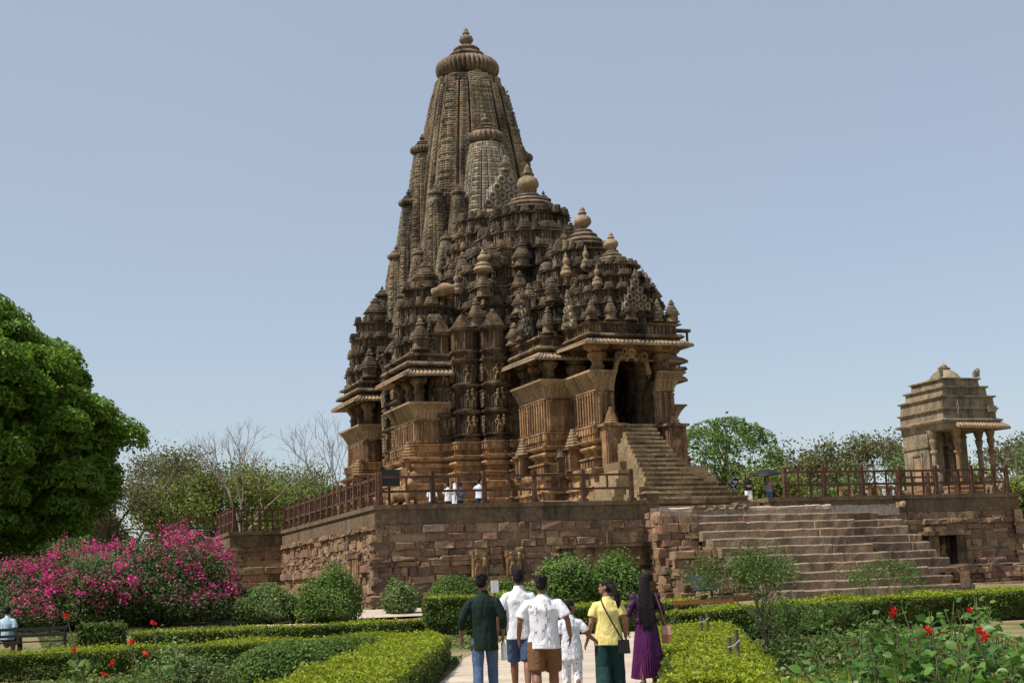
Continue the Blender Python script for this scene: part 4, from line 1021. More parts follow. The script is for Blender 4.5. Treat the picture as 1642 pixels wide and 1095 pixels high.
def slat_bench(p, rz, L, label, mat, group=None, s=1.0):
    r_ = empty('park_bench', p, label, 'bench', group, rz); r_.scale = (s, s, s)
    b = MB()
    for k in range(4): b.box(-L/2, L/2, -.22+.12*k, -.13+.12*k, .42, .46)
    b.build('seat', mat, r_); b = MB()
    for z in (.6, .82): b.box(-L/2, L/2, .25, .29, z, z+.1)
    b.build('backrest', mat, r_)
    for x in (-L/2+.08, L/2-.08):
        l_ = MB(); l_.box(x-.035, x+.035, -.22, -.15, 0, .62); l_.box(x-.035, x+.035, .2, .27, 0, .93); l_.box(x-.04, x+.04, -.25, .22, .62, .67); l_.box(x-.03, x+.03, -.15, .2, .36, .42); l_.build('side_frame', mat, r_)
    return r_
orange = flat('orange_brown_wood', (.24, .08, .035), .6)
pb1 = CAM+ray(1130, 1001)*36.3/math.hypot(*ray(1130, 1001)[:2]); pb1[2] = float(gz(pb1[0], pb1[1])); pb2 = CAM+ray(1183, 1001)*37.3/math.hypot(*ray(1183, 1001)[:2]); pb2[2] = float(gz(pb2[0], pb2[1]))
slat_bench(pb1, rad(-24)+PI, 1.5, 'orange-brown wooden bench by the end of the hedge, nearer the path', orange, None)
slat_bench(pb2, rad(35)+PI, 1.5, 'orange-brown wooden bench half hidden behind the thin sapling', orange, None)
slat_bench(G(46, 1050), rad(-6)+PI, 2.5, 'dark green park bench at the left edge beside a man in light blue', flat('bench_dark', (.03, .04, .035), .5), None, .75)
# ------------------------------------------------------------------ vegetation
NR = np.random.default_rng(11)
def leaf_cards(mb, P, size, N=None, jit=.9, asp=1.7, mat=0, fold=True):
    """leaf-sized faces at points P (n,3); N mean normals"""
    n = len(P); s = size*NR.uniform(.65, 1.3, n)[:, None]
    nn = NR.normal(size=(n, 3)); nn /= np.linalg.norm(nn, axis=1)[:, None]
    if N is not None: nn = N + jit*nn; nn /= np.linalg.norm(nn, axis=1)[:, None]+1e-9
    t = NR.normal(size=(n, 3)); t -= (t*nn).sum(1)[:, None]*nn; t /= np.linalg.norm(t, axis=1)[:, None]+1e-9
    b_ = np.cross(nn, t)
    L = t*s*asp*.5; W = b_*s*.5
    V = np.stack([P-L, P-L*.15+W+nn*s*.08, P+L-nn*s*.14, P-L*.15-W+nn*s*.08], 1).reshape(-1, 3)
    F = np.arange(n*4).reshape(n, 4)
    mb.add(V, [F], mat)
def grow(segs, tips, r, p, d, L, rad_, depth, spread=.6, up=.15, kids=(2, 3), shrink=.74, nseg=3):
    q = p
    for i in range(nseg):
        d = norm(d + np.array([r.gauss(0, .13), r.gauss(0, .13), r.gauss(0, .08)+up*.3]))
        q2 = q+d*L/nseg; r2 = rad_*(1-.28*(i+1)/nseg)
        segs.append((q, q2, rad_*(1-.28*i/nseg), r2)); q = q2
        if depth <= 1: tips.append(q2)
    if depth == 0: return
    k = r.randint(*kids); a0 = r.uniform(0, 2*PI)
    s = norm(np.cross(d, [.3, .2, 1])); u = np.cross(s, d)
    for i in range(k):
        a = a0+2*PI*i/k+r.uniform(-.4, .4); th = spread*r.uniform(.6, 1.25)
        nd = norm(d*math.cos(th)+(s*math.cos(a)+u*math.sin(a))*math.sin(th)+np.array([0, 0, up]))
        grow(segs, tips, r, q, nd, L*shrink*r.uniform(.8, 1.15), rad_*.66, depth-1, spread, up, kids, shrink, nseg)
def limbs(mb, segs, k=5):
    a = np.arange(k)*2*PI/k
    for p, q, r0, r1 in segs:
        kk = k if r0 > .03 else 3; aa = np.arange(kk)*2*PI/kk
        d = norm(q-p); s = norm(np.cross(d, [.31, .17, 1.0] if abs(d[2]) < .9 else [1, .2, 0])); u = np.cross(s, d)
        c = np.outer(np.cos(aa), s)+np.outer(np.sin(aa), u)
        mb.loft([p+c*r0, q+c*r1], False, False)
def tree(name, label, loc, h, seed, leafmat_, nleaf, lsize, sigma, depth=4, trunk=.3, first=.32, spread=.6, up=.15, group=None, bark='bark', squash=1.0, cat='tree', kids=(2, 3), shrink=.74, lean=(0, 0)):
    r = random.Random(seed); segs, tips = [], []
    root = empty(name, loc, label, cat, group)
    grow(segs, tips, r, np.array([0, 0, -.2]), norm([lean[0], lean[1], 1.0]), h*first, trunk, depth, spread, up, kids, shrink)
    T = np.array(tips); top = T[:, 2].max(); k = h/top
    segs = [(p*k, q*k, a, b_) for p, q, a, b_ in segs]; T = T*k
    b = MB(); limbs(b, segs); b.build('trunk', M[bark], root, True)
    if nleaf:
        idx = NR.integers(0, len(T), nleaf); P = T[idx]+NR.normal(size=(nleaf, 3))*np.array([sigma, sigma, sigma*squash])
        N = np.tile([0, 0, .25], (nleaf, 1))
        b = MB(); leaf_cards(b, P, lsize, N, 1.0); b.build('crown', leafmat_, root)
    return root

# big dense tree on the left
def big_tree():
    base = np.array([-6.2, 62.0, float(gz(-6.2, 62))])
    root = empty('broad_tree', base, 'huge dense dark green round-crowned tree at the left edge', 'tree')
    r = random.Random(4); segs, tips = [], []
    grow(segs, tips, r, np.array([0, 0, -.3]), np.array([0, 0, 1.0]), 3.2, .55, 4, .75, .12, (3, 4), .85)
    b = MB(); limbs(b, segs, 7); b.build('trunk', M['bark'], root, True)
    C = np.array([0, 0, 6.5]); R = np.array([11.0, 9.5, 6.3])
    b = MB(); n = 560
    for i in range(n):
        v = NR.normal(size=3); v /= np.linalg.norm(v)
        if v[2] < -.55: v[2] = -.55
        rr = NR.uniform(.82, 1.0)
        c = C+v*R*rr*NR.uniform(.92, 1.04)
        cr = NR.uniform(.6, 1.3)
        k = int(1500*cr)
        w_ = NR.normal(size=(k, 3)); w_ /= np.linalg.norm(w_, axis=1)[:, None]
        w_[:, 2] = np.where(w_[:, 2] < -.35, -w_[:, 2]*.6, w_[:, 2])
        P = c+w_*np.array([cr*1.1, cr*1.1, cr*.85])*NR.uniform(.75, 1.05, (k, 1))
        leaf_cards(b, P, .105, w_*.8+np.array([0, 0, .35]), .8, 2.1)
    # inner leaves so the crown is not hollow
    k = 70000; v = NR.normal(size=(k, 3)); v /= np.linalg.norm(v, axis=1)[:, None]
    P = C+v*R*(NR.uniform(.1, .9, (k, 1))**.5); P = P[P[:, 2] > 1.0]
    leaf_cards(b, P, .22, None)
    b.build('crown', M['big_leaf'], root)
big_tree()

def hedge(name, label, pts, width, z0off, top, mats, dens=900, lsize=.045, group=None, closed_end=True, jitter=.03, seed=1, lumpy=.035):
    """clipped hedge along a line: leafy top, sides and ends over a dark core"""
    pts = np.array(pts, float); root = empty(name, (pts[0][0], pts[0][1], float(gz(*pts[0]))), label, 'hedge', group); O = np.array(root.location)
    seg = np.hypot(*np.diff(pts, axis=0).T); d = np.concatenate([[0], np.cumsum(seg)]); L = d[-1]
    W = np.full(len(pts), width) if not hasattr(width, '__len__') else np.array(width, float)
    def fr(t):
        x = np.interp(t, d, pts[:, 0]); y = np.interp(t, d, pts[:, 1]); e = .25
        dx = np.interp(t+e, d, pts[:, 0])-np.interp(t-e, d, pts[:, 0]); dy = np.interp(t+e, d, pts[:, 1])-np.interp(t-e, d, pts[:, 1]); l = np.hypot(dx, dy)+1e-9
        return x, y, dx/l, dy/l, np.interp(t, d, W)
    def wave(x, y): return lumpy*(np.sin(x*2.1+y*1.3+seed)+np.sin(y*3.7-x*1.9+seed*2)*.7+np.sin(x*6.1+y*5.3)*.4)
    # core
    n = max(4, int(L/.3)); t = np.linspace(.05, L-.05, n); x, y, ex, ey, w_ = fr(t); rings = []
    for i in range(n):
        nx, ny = ey[i], -ex[i]; g = float(gz(x[i], y[i])); h = w_[i]/2-.05; zt = g+top-.05
        rings.append([(x[i]-nx*h, y[i]-ny*h, g-.1), (x[i]-nx*h, y[i]-ny*h, zt), (x[i]+nx*h, y[i]+ny*h, zt), (x[i]+nx*h, y[i]+ny*h, g-.1)])
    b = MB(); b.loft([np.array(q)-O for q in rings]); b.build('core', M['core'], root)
    def pts_surface(kind, n):
        t = NR.uniform(0, L, n); 
        if kind == 'end': t = np.where(NR.uniform(size=n) < .5, 0, L)
        x, y, ex, ey, w_ = fr(t); nx, ny = ey, -ex; g = gz(x, y)
        if kind == 'top':
            s = NR.uniform(-.5, .5, n)*w_; X, Y = x+nx*s, y+ny*s; Z = g+top+wave(X, Y)+NR.normal(size=n)*jitter*.8
            ed = np.clip((abs(s)/w_*2-.8)/.2, 0, 1); Z -= ed**2*.06
            N = np.stack([nx*ed*np.sign(s)*.5, ny*ed*np.sign(s)*.5, np.ones(n)], 1)
        elif kind == 'side':
            sg = np.where(NR.uniform(size=n) < .5, -1, 1); z = NR.uniform(.03, 1, n)**.85*top
            s = sg*(w_/2+wave(t*1.0, z*3)+NR.normal(size=n)*jitter); X, Y = x+nx*s, y+ny*s; Z = g+z
            N = np.stack([nx*sg, ny*sg, np.full(n, .25)], 1)
        else:
            sg = np.where(t < L/2, -1, 1); s = NR.uniform(-.5, .5, n)*w_; z = NR.uniform(.03, 1, n)**.85*top; o = NR.normal(size=n)*jitter+.0
            X, Y = x+nx*s+ex*sg*o, y+ny*s+ey*sg*o; Z = g+z; N = np.stack([ex*sg, ey*sg, np.full(n, .25)], 1)
        return np.stack([X, Y, Z], 1)-O, N
    wm = float(W.mean())
    b = MB()
    P, N = pts_surface('top', int(L*wm*dens)); leaf_cards(b, P, lsize, N, .75)
    k = int(P.shape[0]*.12); Pt = P[:k]+np.array([0, 0, .03])+NR.normal(size=(k, 3))*.03; leaf_cards(b, Pt, lsize*1.1, None)
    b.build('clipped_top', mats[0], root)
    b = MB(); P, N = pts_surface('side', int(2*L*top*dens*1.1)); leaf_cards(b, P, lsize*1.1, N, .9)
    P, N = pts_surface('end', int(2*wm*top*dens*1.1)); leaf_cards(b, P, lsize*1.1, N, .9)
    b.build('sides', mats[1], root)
    return root
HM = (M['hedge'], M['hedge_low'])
def gp(x, y, z=.5):
    d = ray(x, y); s = np.arange(4, 300, .05); P = CAM[:, None]+d[:, None]*s[None]/math.cos(TILT)
    k = np.argmax(P[2] < gz(P[0], P[1])+z); return P[:2, k]
hedge('clipped_hedge', 'bright yellow-green clipped hedge at the lower left, turning a rounded corner towards the path', [(-3, 31.6), (3.4, 30.6), (6.0, 31.0), (7.4, 30.9), (8.05, 30.2), (8.15, 29.2), (7.55, 27.6), (5.85, 22.9), (3.85, 17.3), (2.6, 13.8)], [.9, .9, .9, 1.0, 1.1, 1.2, 1.3, 1.35, 1.5, 1.5], 0, .5, HM, 3400, .030, seed=1)
hedge('clipped_hedge', 'flat-topped yellow-green hedge along the right side of the path', [(6.6, 12.9), (8.1, 15.6), (11.2, 22.3), (14.5, 29.2)], [1.15, 1.2, 1.5, 1.75], 0, .45, HM, 3400, .030, seed=2)
hedge('clipped_hedge', 'near end of a yellow-green hedge at the bottom edge right of the path', [(5.6, 9.6), (7.3, 12.3)], 1.3, 0, .45, HM, 3400, .030, seed=8)
hedge('clipped_hedge', 'long yellow-topped hedge running across the right in front of the broad steps', [(14.3, 30.3), (18, 31.6), (26.5, 33.6), (34, 35.4)], 1.0, 0, .72, HM, 1900, .036, seed=3)
hedge('clipped_hedge', 'low green hedge behind the walkers on the far side of the crossing path', [gp(850, 985, .6)+np.array([0, .5]), gp(1000, 978, .6)+np.array([0, .5]), gp(1100, 972, .6)+np.array([.3, .5])], 1.0, 0, .72, (M['hedge'], M['hedge_dark']), 1300, .042, seed=4)
hedge('clipped_hedge', 'tall block-shaped green clipped hedge just left of the man in the dark green shirt', [(11.0, 38.7), (13.4, 38.2)], 1.5, 0, 1.0, (M['hedge'], M['hedge_dark']), 1600, .04, seed=5)
hedge('clipped_hedge', 'thin low yellow-topped hedge crossing the lawn between the pink-flowered shrub and the front hedge', [gp(215, 1019, .35), gp(450, 1008, .35), gp(695, 996, .35)], .8, 0, .38, (M['hedge'], M['hedge_low']), 1300, .042, seed=6)
hedge('clipped_hedge', 'dark green square-cut hedge block beside the dark park bench', [gp(128, 1004, .9), gp(198, 1001, .9)], 1.0, 0, .92, (M['hedge_dark'], M['hedge_dark']), 1200, .045, seed=7)
hedge('clipped_hedge', 'low yellow-green hedge beyond the bench at the far right behind the long hedge', [(22, 38.0), (30, 38.5), (40, 40.0)], .9, 0, .5, HM, 700, .05, seed=9)

def bush(name, label, c, R, n, lsize, mat, cat='bush', flowers=None, spiky=.25, group=None, seed=0, stems=True, clumps=0):
    """leafy bush: many leaves through a lumpy dome, with stems inside"""
    root = empty(name, (c[0], c[1], float(gz(c[0], c[1]))), label, cat, group); R = np.array(R, float)
    v = NR.normal(size=(n, 3)); v /= np.linalg.norm(v, axis=1)[:, None]; v[:, 2] = abs(v[:, 2])*NR.choice([1, 1, 1, -.35], n)
    lump = 1+spiky*(np.sin(v[:, 0]*5+seed)+np.sin(v[:, 1]*6+seed*1.7)+np.sin(v[:, 2]*7+seed*.6+v[:, 0]*4))/3
    r = (NR.uniform(.35, 1, n)**.38)*lump+NR.exponential(.085, n)*spiky*2
    P = v*R*r[:, None]; P[:, 2] = np.maximum(P[:, 2]+R[2]*.38*0+R[2]*.30, .05)
    b = MB(); leaf_cards(b, P, lsize, v*.8+np.array([0, 0, .4]), .8); b.build('foliage', mat, root)
    b = MB(); rr = random.Random(seed)
    for i in range(14):
        a = rr.uniform(0, 2*PI); q = np.array([math.cos(a)*R[0]*.6, math.sin(a)*R[1]*.6, R[2]*1.0]); b.tube([(0, 0, -.1), q*.5+np.array([0, 0, .1]), q], [.03, .02, .01], 4)
    b.build('stems', M['twig'], root)
    if flowers:
        fm, fn, fs = flowers; msk = (np.sin(P[:, 0]*2.9+seed)+np.sin(P[:, 1]*3.3+seed)+np.sin(P[:, 2]*4.1+P[:, 0]*1.7)) > (-.75 if fn > 200 else -9)
        sel = NR.permutation(np.nonzero((r > .93) & (P[:, 2] > R[2]*.25) & msk)[0])[:fn]
        b = MB(); k = 12; Q = np.repeat(P[sel]*1.04, k, 0)+NR.normal(size=(len(sel)*k, 3))*fs*1.35; leaf_cards(b, Q, fs, None, asp=1.1); tag(b.build('flowers', fm, root), kind='stuff')
        if fn > 200:      # arching sprays that stand out of the mound
            sp = []; stm = MB()
            for i in range(70):
                a = NR.uniform(0, 2*PI); el = NR.uniform(.25, 1.2); d0 = np.array([math.cos(a)*math.cos(el), math.sin(a)*math.cos(el), math.sin(el)]); p0 = d0*R*.95+np.array([0, 0, R[2]*.28]); L_ = NR.uniform(.3, .75); q0 = norm(d0+np.array([0, 0, .6])); q1 = p0+q0*L_*.6; q2 = q1+norm(q0+np.array([d0[0], d0[1], -.5]))*L_*.5
                stm.tube([p0, q1, q2], [.008, .006, .003], 4)
                for u in NR.uniform(.35, 1, 16): sp.append(p0*(1-u)**2+2*q1*u*(1-u)+q2*u*u+NR.normal(size=3)*.05)
            tag(stm.build('shoots', M['twig'], root), kind='stuff'); b = MB(); leaf_cards(b, np.array(sp), fs*.95, None, asp=1.1); tag(b.build('flower_sprays', fm, root), kind='stuff')
    return root
p = G(525, 1000); bush('round_bush', 'round shaggy dark green bush against the platform side wall', p[:2]+np.array([.3, .8]), (1.05, 1.0, 1.25), 12000, .052, M['bush'], seed=1)
p = G(450, 1000); bush('garden_bush', 'mid green loose bush between the round bush and the pink-flowered shrub', p[:2]+np.array([-.2, .9]), (1.25, .9, .85), 9000, .052, M['grey_bush'], seed=2)
p = G(388, 996); bush('garden_bush', 'small pale green bush at the foot of the platform bastion', p[:2]+np.array([.2, 2.0]), (.9, .8, .85), 5500, .055, M['bush'], seed=3)
p = G(645, 985); bush('flower_bush', 'small light green bush with a few white flowers in front of the wall corner', p[:2]+np.array([0, .3]), (.62, .6, .9), 3200, .055, M['grey_bush'], flowers=(M['white_petal'], 10, .022), seed=4)
p = G(738, 985); bush('garden_bush', 'green mounded bush behind the tall clipped hedge', p[:2]+np.array([.2, 1.2]), (1.0, .9, 1.0), 8000, .046, M['bush'], seed=5, spiky=.12)
p = G(806, 985); bush('garden_bush', 'green bush half hidden behind the man in the white polo shirt', p[:2]+np.array([.3, .6]), (.9, .8, .9), 6000, .046, M['bush'], seed=6, spiky=.15)
p = G(922, 985); bush('flower_bush', 'large bush dotted with white flowers behind the walkers', p[:2]+np.array([.2, 1.0]), (1.25, 1.1, 1.45), 12000, .065, M['bush'], flowers=(M['white_petal'], 70, .022), seed=7)
p = G(992, 982); bush('flower_bush', 'white-dotted dark green bush behind the woman in the yellow top', p[:2]+np.array([.5, 1.0]), (1.05, 1.0, 1.45), 9000, .065, M['bush'], flowers=(M['white_petal'], 34, .022), seed=8)
# bougainvillea masses
def boug(label, c, R, n, nf, seed):
    return bush('bougainvillea', label, c, R, n, .062, M['boug_leaf'], 'shrub', (M['boug'], nf, .075), .36, None, seed)
p = G(255, 1008); boug('big magenta-flowered bougainvillea mound in front of the dark tree', p[:2]+np.array([-.3, 2.5]), (2.8, 2.6, 2.05), 56000, 430, 11)
p = G(75, 1015); boug('lower bougainvillea sprawl with magenta flowers at the left edge behind the dark bench', p[:2]+np.array([-1.2, 2.8]), (3.2, 2.6, 1.45), 38000, 420, 12)

# wild trees beyond the platform
wl = [('wild', 'wild2', 'wild3'), ]
def wood_tree(x, ytop, D, seed, kind, label, name='wild_tree', group='trees beyond the platform', **kw):
    d = ray(x, ytop+14); t = D/math.hypot(d[0], d[1]); top = CAM+d*t; g = float(gz(top[0], top[1]))
    h = top[2]-g
    return tree(name, label, (top[0], top[1], g), h, seed, M[kind] if kind else None, kw.pop('n', 5200), kw.pop('ls', .26), kw.pop('sg', h*.085), kw.pop('depth', 4), kw.pop('trunk', .16), group=group, **kw)
LAB = ['hazy olive-green wild tree', 'dry brownish thicket tree with sparse leaves', 'yellow-green leafy wild tree', 'fresh green bushy wild tree']
spec = [(180, 745, 92, 'wild', 1, 'between the dark tree and the pink shrub'), (225, 720, 104, 'wild', 0, 'right of the big dark tree crown'), (268, 712, 100, 'wild', 1, 'under the leftmost branches of the bare tree'), (300, 755, 96, 'wild2', 2, 'low in front of the bare tree trunk'),
        (345, 735, 108, 'wild3', 3, 'directly behind the bare tree trunk'), (390, 742, 98, 'wild2', 2, 'just right of the bare tree trunk'), (425, 762, 100, 'wild2', 2, 'above the far left railing corner'), (455, 735, 118, 'wild3', 0, 'rounded and grey-green, midway between the bare tree and the temple'), (495, 762, 100, 'wild3', 3, 'behind the receding left railing'),
        (530, 735, 112, 'wild', 0, 'close to the left edge of the temple base'), (240, 790, 98, 'wild2', 2, 'low behind the magenta flowers'), (130, 790, 95, 'wild', 0, 'in the shade behind the dark tree trunk'), (150, 820, 96, 'wild3', 3, 'lowest, between the pink shrub and the dark tree'),
        (330, 810, 98, 'wild3', 3, 'low by the far end of the left railing'), (400, 800, 104, 'wild2', 2, 'low behind the railing corner posts'), (480, 790, 104, 'wild3', 3, 'low behind the middle of the left railing'), (555, 790, 100, 'wild2', 2, 'low against the temple corner'), (20, 850, 82, 'wild3', 3, 'in the dark under the left side of the big tree'), (85, 840, 86, 'wild3', 3, 'in the dark under the middle of the big tree')]
for i, (x, y, D, k, li, where) in enumerate(spec): wood_tree(x, y, D, 100+i, k, LAB[li]+', '+where, n=5200, up=.1, spread=.62, kids=(2, 4), ls=.125, sg=.45, depth=4)
for i, (x, y, D, where) in enumerate(((368, 657, 92, 'tall leafless tree left of the temple, its bare crown against the sky'), (545, 640, 96, 'leafless grey tree half hidden behind the left edge of the temple'), (300, 735, 97, 'low twisted leafless tree with a long leaning limb by the left railing'))):
    wood_tree(x, y, D, 203+i, None, where, name='bare_tree', n=0, depth=6, trunk=.125 if i < 2 else .10, kids=(2, 3), spread=.42, up=.12, shrink=.76, bark='bark_pale', group=None)
# right of the temple
d_ = ray(1160, 668); t_ = 100/math.hypot(d_[0], d_[1]); tp = CAM+d_*t_; g_ = float(gz(tp[0], tp[1]))
def umbrella_tree(loc, h):
    root = empty('umbrella_tree', loc, 'flat-topped feathery green tree just right of the temple stairs', 'tree'); r = random.Random(9); segs, tips = [], []
    for k in range(3): grow(segs, tips, r, np.array([.1*k, 0, -.2]), norm([.35*math.cos(k*2.1), .35*math.sin(k*2.1), 1]), h*.36, .2, 4, .62, .1, (2, 3), .78)
    T = np.array(tips); sc = np.array([4.0/np.percentile(abs(T[:, 0]), 97), 4.0/np.percentile(abs(T[:, 1]), 97), h/T[:, 2].max()*.97])
    segs = [(p*sc, q*sc, a, c) for p, q, a, c in segs]; T = T*sc
    b = MB(); limbs(b, segs); b.build('trunk', M['bark'], root, True)
    n = 12500; a = NR.uniform(0, 2*PI, n); rr = 3.9*np.sqrt(NR.uniform(0, 1, n)); dome = h*(1-.17*(rr/3.9)**2.2)
    P = np.stack([rr*np.cos(a), rr*np.sin(a), dome-NR.exponential(.5, n)-.6*(np.sin(a*5+rr*2)+np.sin(rr*3.3+a*3))**2*.6], 1)
    keep = (np.sin(P[:, 0]*2.6+1)+np.sin(P[:, 1]*2.4)+np.sin(P[:, 2]*3.1+P[:, 0])) > .0
    b = MB(); leaf_cards(b, P[keep], .13, np.tile([0, 0, .9], (keep.sum(), 1)), .8)
    m2 = 1800; Q = T[NR.integers(0, len(T), m2)]+NR.normal(size=(m2, 3))*.5; leaf_cards(b, Q, .2, None)
    b.build('crown', M['acacia'], root)
umbrella_tree((tp[0], tp[1], g_), tp[2]-g_)
spec = [(1115, 740, 112, 'wild', 0, 'in the gap beside the temple stairs'), (1180, 745, 118, 'wild2', 2, 'under the flat-topped tree'), (1225, 742, 92, 'wild2', 2, 'with big leaves right of the black umbrella'), (1250, 712, 112, 'wild', 1, 'above the left end of the shrine railing'), (1285, 695, 108, 'wild', 1, 'tallest left of the middle of the right railing'), (1320, 712, 116, 'wild3', 0, 'over the second bay of the right railing'),
        (1350, 715, 106, 'wild', 1, 'over the middle of the right railing'), (1385, 690, 110, 'wild', 0, 'wispy, with a thin upright top left of the shrine'), (1415, 688, 114, 'wild', 1, 'close to the left of the small shrine'), (1440, 700, 104, 'wild3', 3, 'touching the left wall of the small shrine'), (1500, 720, 108, 'wild', 0, 'seen between the shrine pillars'), (1560, 735, 100, 'wild2', 2, 'seen through the open right bay of the shrine'),
        (1625, 680, 106, 'wild', 1, 'right of the shrine with sparse upper twigs'), (1665, 690, 100, 'wild3', 3, 'cut by the picture edge right of the shrine'), (1265, 750, 96, 'wild2', 2, 'low behind the first railing post on the right'), (1340, 750, 100, 'wild3', 3, 'low behind the right railing'), (1620, 760, 92, 'wild2', 2, 'low at the right end of the platform')]
for i, (x, y, D, k, li, where) in enumerate(spec): wood_tree(x, y, D, 300+i, k, LAB[li]+', '+where, n=2600 if k == 'wild' else 3400, up=.16, spread=.5, kids=(2, 4), depth=5, ls=.15, sg=.36, trunk=.12)
for i, (x, y, D, where) in enumerate(((1210, 655, 118, 'very thin leafless tree poking above the flat-topped tree'), (1628, 690, 98, 'leafless thorny tree right of the small shrine'))):
    wood_tree(x, y, D, 410+i, None, where, name='bare_tree', n=0, depth=5, trunk=.09, kids=(2, 3), spread=.35, up=.2, bark='bark_pale', group=None)
# far wood
b = MB(); P = []
for i in range(420):
    a = NR.uniform(rad(-6), rad(48)); D = NR.uniform(125, 190); P.append((D*math.sin(a), D*math.cos(a), NR.uniform(2.2, 4.6)))
P = np.array(P); n = 220; Q = np.repeat(P, n, 0)+NR.normal(size=(len(P)*n, 3))*np.array([2.6, 2.6, 1.4]); Q[:, 2] = np.maximum(Q[:, 2], 1.9)
leaf_cards(b, Q, .35, np.tile([0, 0, .5], (len(Q), 1)), 1.0); tag(b.build('far_wood', M['wild']), 'distant hazy wood on the horizon', 'wood', kind='stuff')

# grass on the lawn
def tufts(n, region, size, hmax):
    x = NR.uniform(region[0], region[1], n); y = NR.uniform(region[2], region[3], n); keep = (np.sin(x*1.1+y*.6)+np.sin(y*.9-x*.7)+NR.normal(size=n)*.5) > -.6
    x, y = x[keep], y[keep]; k = ~((x > np.interp(y, [8, 18.5, 23.3, 29.5, 39.5], [1.4, 4.9, 6.8, 9.1, 14.4])) & (x < np.interp(y, [8, 17.8, 19.9, 28.4, 38.2], [5.9, 9.0, 10.0, 13.8, 19.1]))) & ~((y > 38) & (x > 7)); x, y = x[k], y[k]
    P = np.stack([x, y, gz(x, y)+NR.uniform(0, hmax, len(x))], 1); return P
b = MB()
for reg, n in (((1, 12, 33, 47), 26000), ((8.5, 20, 14, 30), 26000), ((-3, 6.5, 14, 30), 16000)):
    P = tufts(n, reg, .06, .05); leaf_cards(b, P, .05, np.tile([0, -.2, .3], (len(P), 1)), 1.0, 2.6)
tag(b.build('grass', M['grass']), 'short dry lawn grass', 'grass', kind='stuff')

# shrubs inside the left hedge
p = G(415, 1120); bush('round_bush', 'clipped round green bush inside the lower left hedge', np.array([4.35, 23.6]), (1.0, .9, .62), 11000, .036, M['bush'], seed=21, spiky=.06)
bush('garden_bush', 'pale loose weedy bush left of the clipped round bush', np.array([2.2, 19.5]), (.62, .6, .62), 4200, .038, M['grey_bush'], seed=22, spiky=.5)
bush('garden_bush', 'thin dark weed bush in the lower left corner inside the hedge', np.array([1.0, 17.6]), (.7, .7, .5), 3400, .04, M['bush'], seed=23, spiky=.5)
bush('garden_bush', 'straggly bush by the rounded hedge corner', np.array([6.0, 27.4]), (.85, .6, .5), 3400, .036, M['bush'], seed=24, spiky=.45)
# red-flowered stems at lower left
def flower_stems(label, spots, seed):
    root = empty('red_flower_plant', (spots[0][0][0], spots[0][0][1], float(gz(spots[0][0][0], spots[0][0][1]))), label, 'plant', 'sparse red-flowered plants lower left'); O = np.array(root.location); r = random.Random(seed)
    b = MB(); lf = []; fl = []
    for (top, bot) in spots:
        top = np.array(top)-O; bot = np.array(bot)-O; mid = (top+bot)/2+np.array([r.uniform(-.06, .06), r.uniform(-.06, .06), .05]); b.tube([bot, mid, top], [.008, .006, .004], 4)
        for k in range(14): lf.append(bot+(top-bot)*r.uniform(.15, .95)+np.array([r.gauss(0, .04), r.gauss(0, .04), 0]))
        fl.append(top)
    b.build('stem', M['twig'], root); b = MB(); leaf_cards(b, np.array(lf), .05, None); b.build('leaves', M['sapling'], root)
    for q in fl: b = MB(); leaf_cards(b, q+NR.normal(size=(9, 3))*.012, .028, None, asp=1.2); b.build('flower', M['red'], root)
def ray_at(x, y, D): d = ray(x, y); return CAM+d*D/math.hypot(d[0], d[1])
def drop(P, dx=0): return np.array([P[0]+dx, P[1], float(gz(P[0], P[1]))])
for lab, L, sd in (('sparse plant with two red flowers beside the pale weedy bush', [(208, 1026, 13), (234, 1049, 13), (245, 998, 13.2)], 1), ('lone thin red-flowered stem farthest left, in front of the dark bench', [(106, 986, 12), (120, 1040, 12.2)], 2), ('red-flowered stem lowest at the bottom left', [(181, 1063, 12), (165, 1080, 12.3)], 3)):
    flower_stems(lab, [(ray_at(*q), drop(ray_at(*q), .25)) for q in L], sd)

# sapling on the right
def sapling():
    c = G(1238, 1082); root = empty('sapling', c, 'slender multi-stemmed sapling with fine leaves in the right bed', 'tree'); r = random.Random(12); segs, tips = [], []
    for k in range(6):
        a = k*1.05; grow(segs, tips, r, np.array([.02*math.cos(a), .02*math.sin(a), .35]), norm([.40*math.cos(a), .40*math.sin(a), 1]), .50, .014, 4, .42, .06, (2, 3), .82)
    segs.append((np.array([0, 0, -.1]), np.array([0.0, 0, .45]), .032, .028))
    b = MB(); limbs(b, segs); b.build('trunk', M['bark'], root); T = np.array(tips)
    n = 5200; P = T[NR.integers(0, len(T), n)]+NR.normal(size=(n, 3))*.075; leaf_cards(b := MB(), P, .026, np.tile([0, 0, .5], (n, 1)), 1.0, 1.9); b.build('crown', M['sapling'], root)
sapling()
def wispy(label, c, h, n, seed, sp=.5):
    root = empty('wispy_shrub', (c[0], c[1], float(gz(c[0], c[1]))), label, 'shrub', 'wispy shrubs of the right bed'); r = random.Random(seed); segs, tips = [], []
    for k in range(9):
        a = r.uniform(0, 2*PI); grow(segs, tips, r, np.zeros(3), norm([sp*math.cos(a), sp*math.sin(a), .8]), h*.42, .012, 3, .45, .05, (2, 3), .75)
    b = MB(); limbs(b, segs); b.build('stems', M['twig'], root); T = np.array(tips); P = T[NR.integers(0, len(T), n)]+NR.normal(size=(n, 3))*.07; leaf_cards(b := MB(), P, .035, None, asp=1.9); b.build('foliage', M['sapling'], root)
wispy('wispy arching shrub right of the sapling, before the long hedge', (16.0, 27.6), 1.0, 2200, 1, .9)
wispy('wispy dark shrub behind the sapling along the long hedge', (17.6, 28.6), .8, 1700, 2, .7)
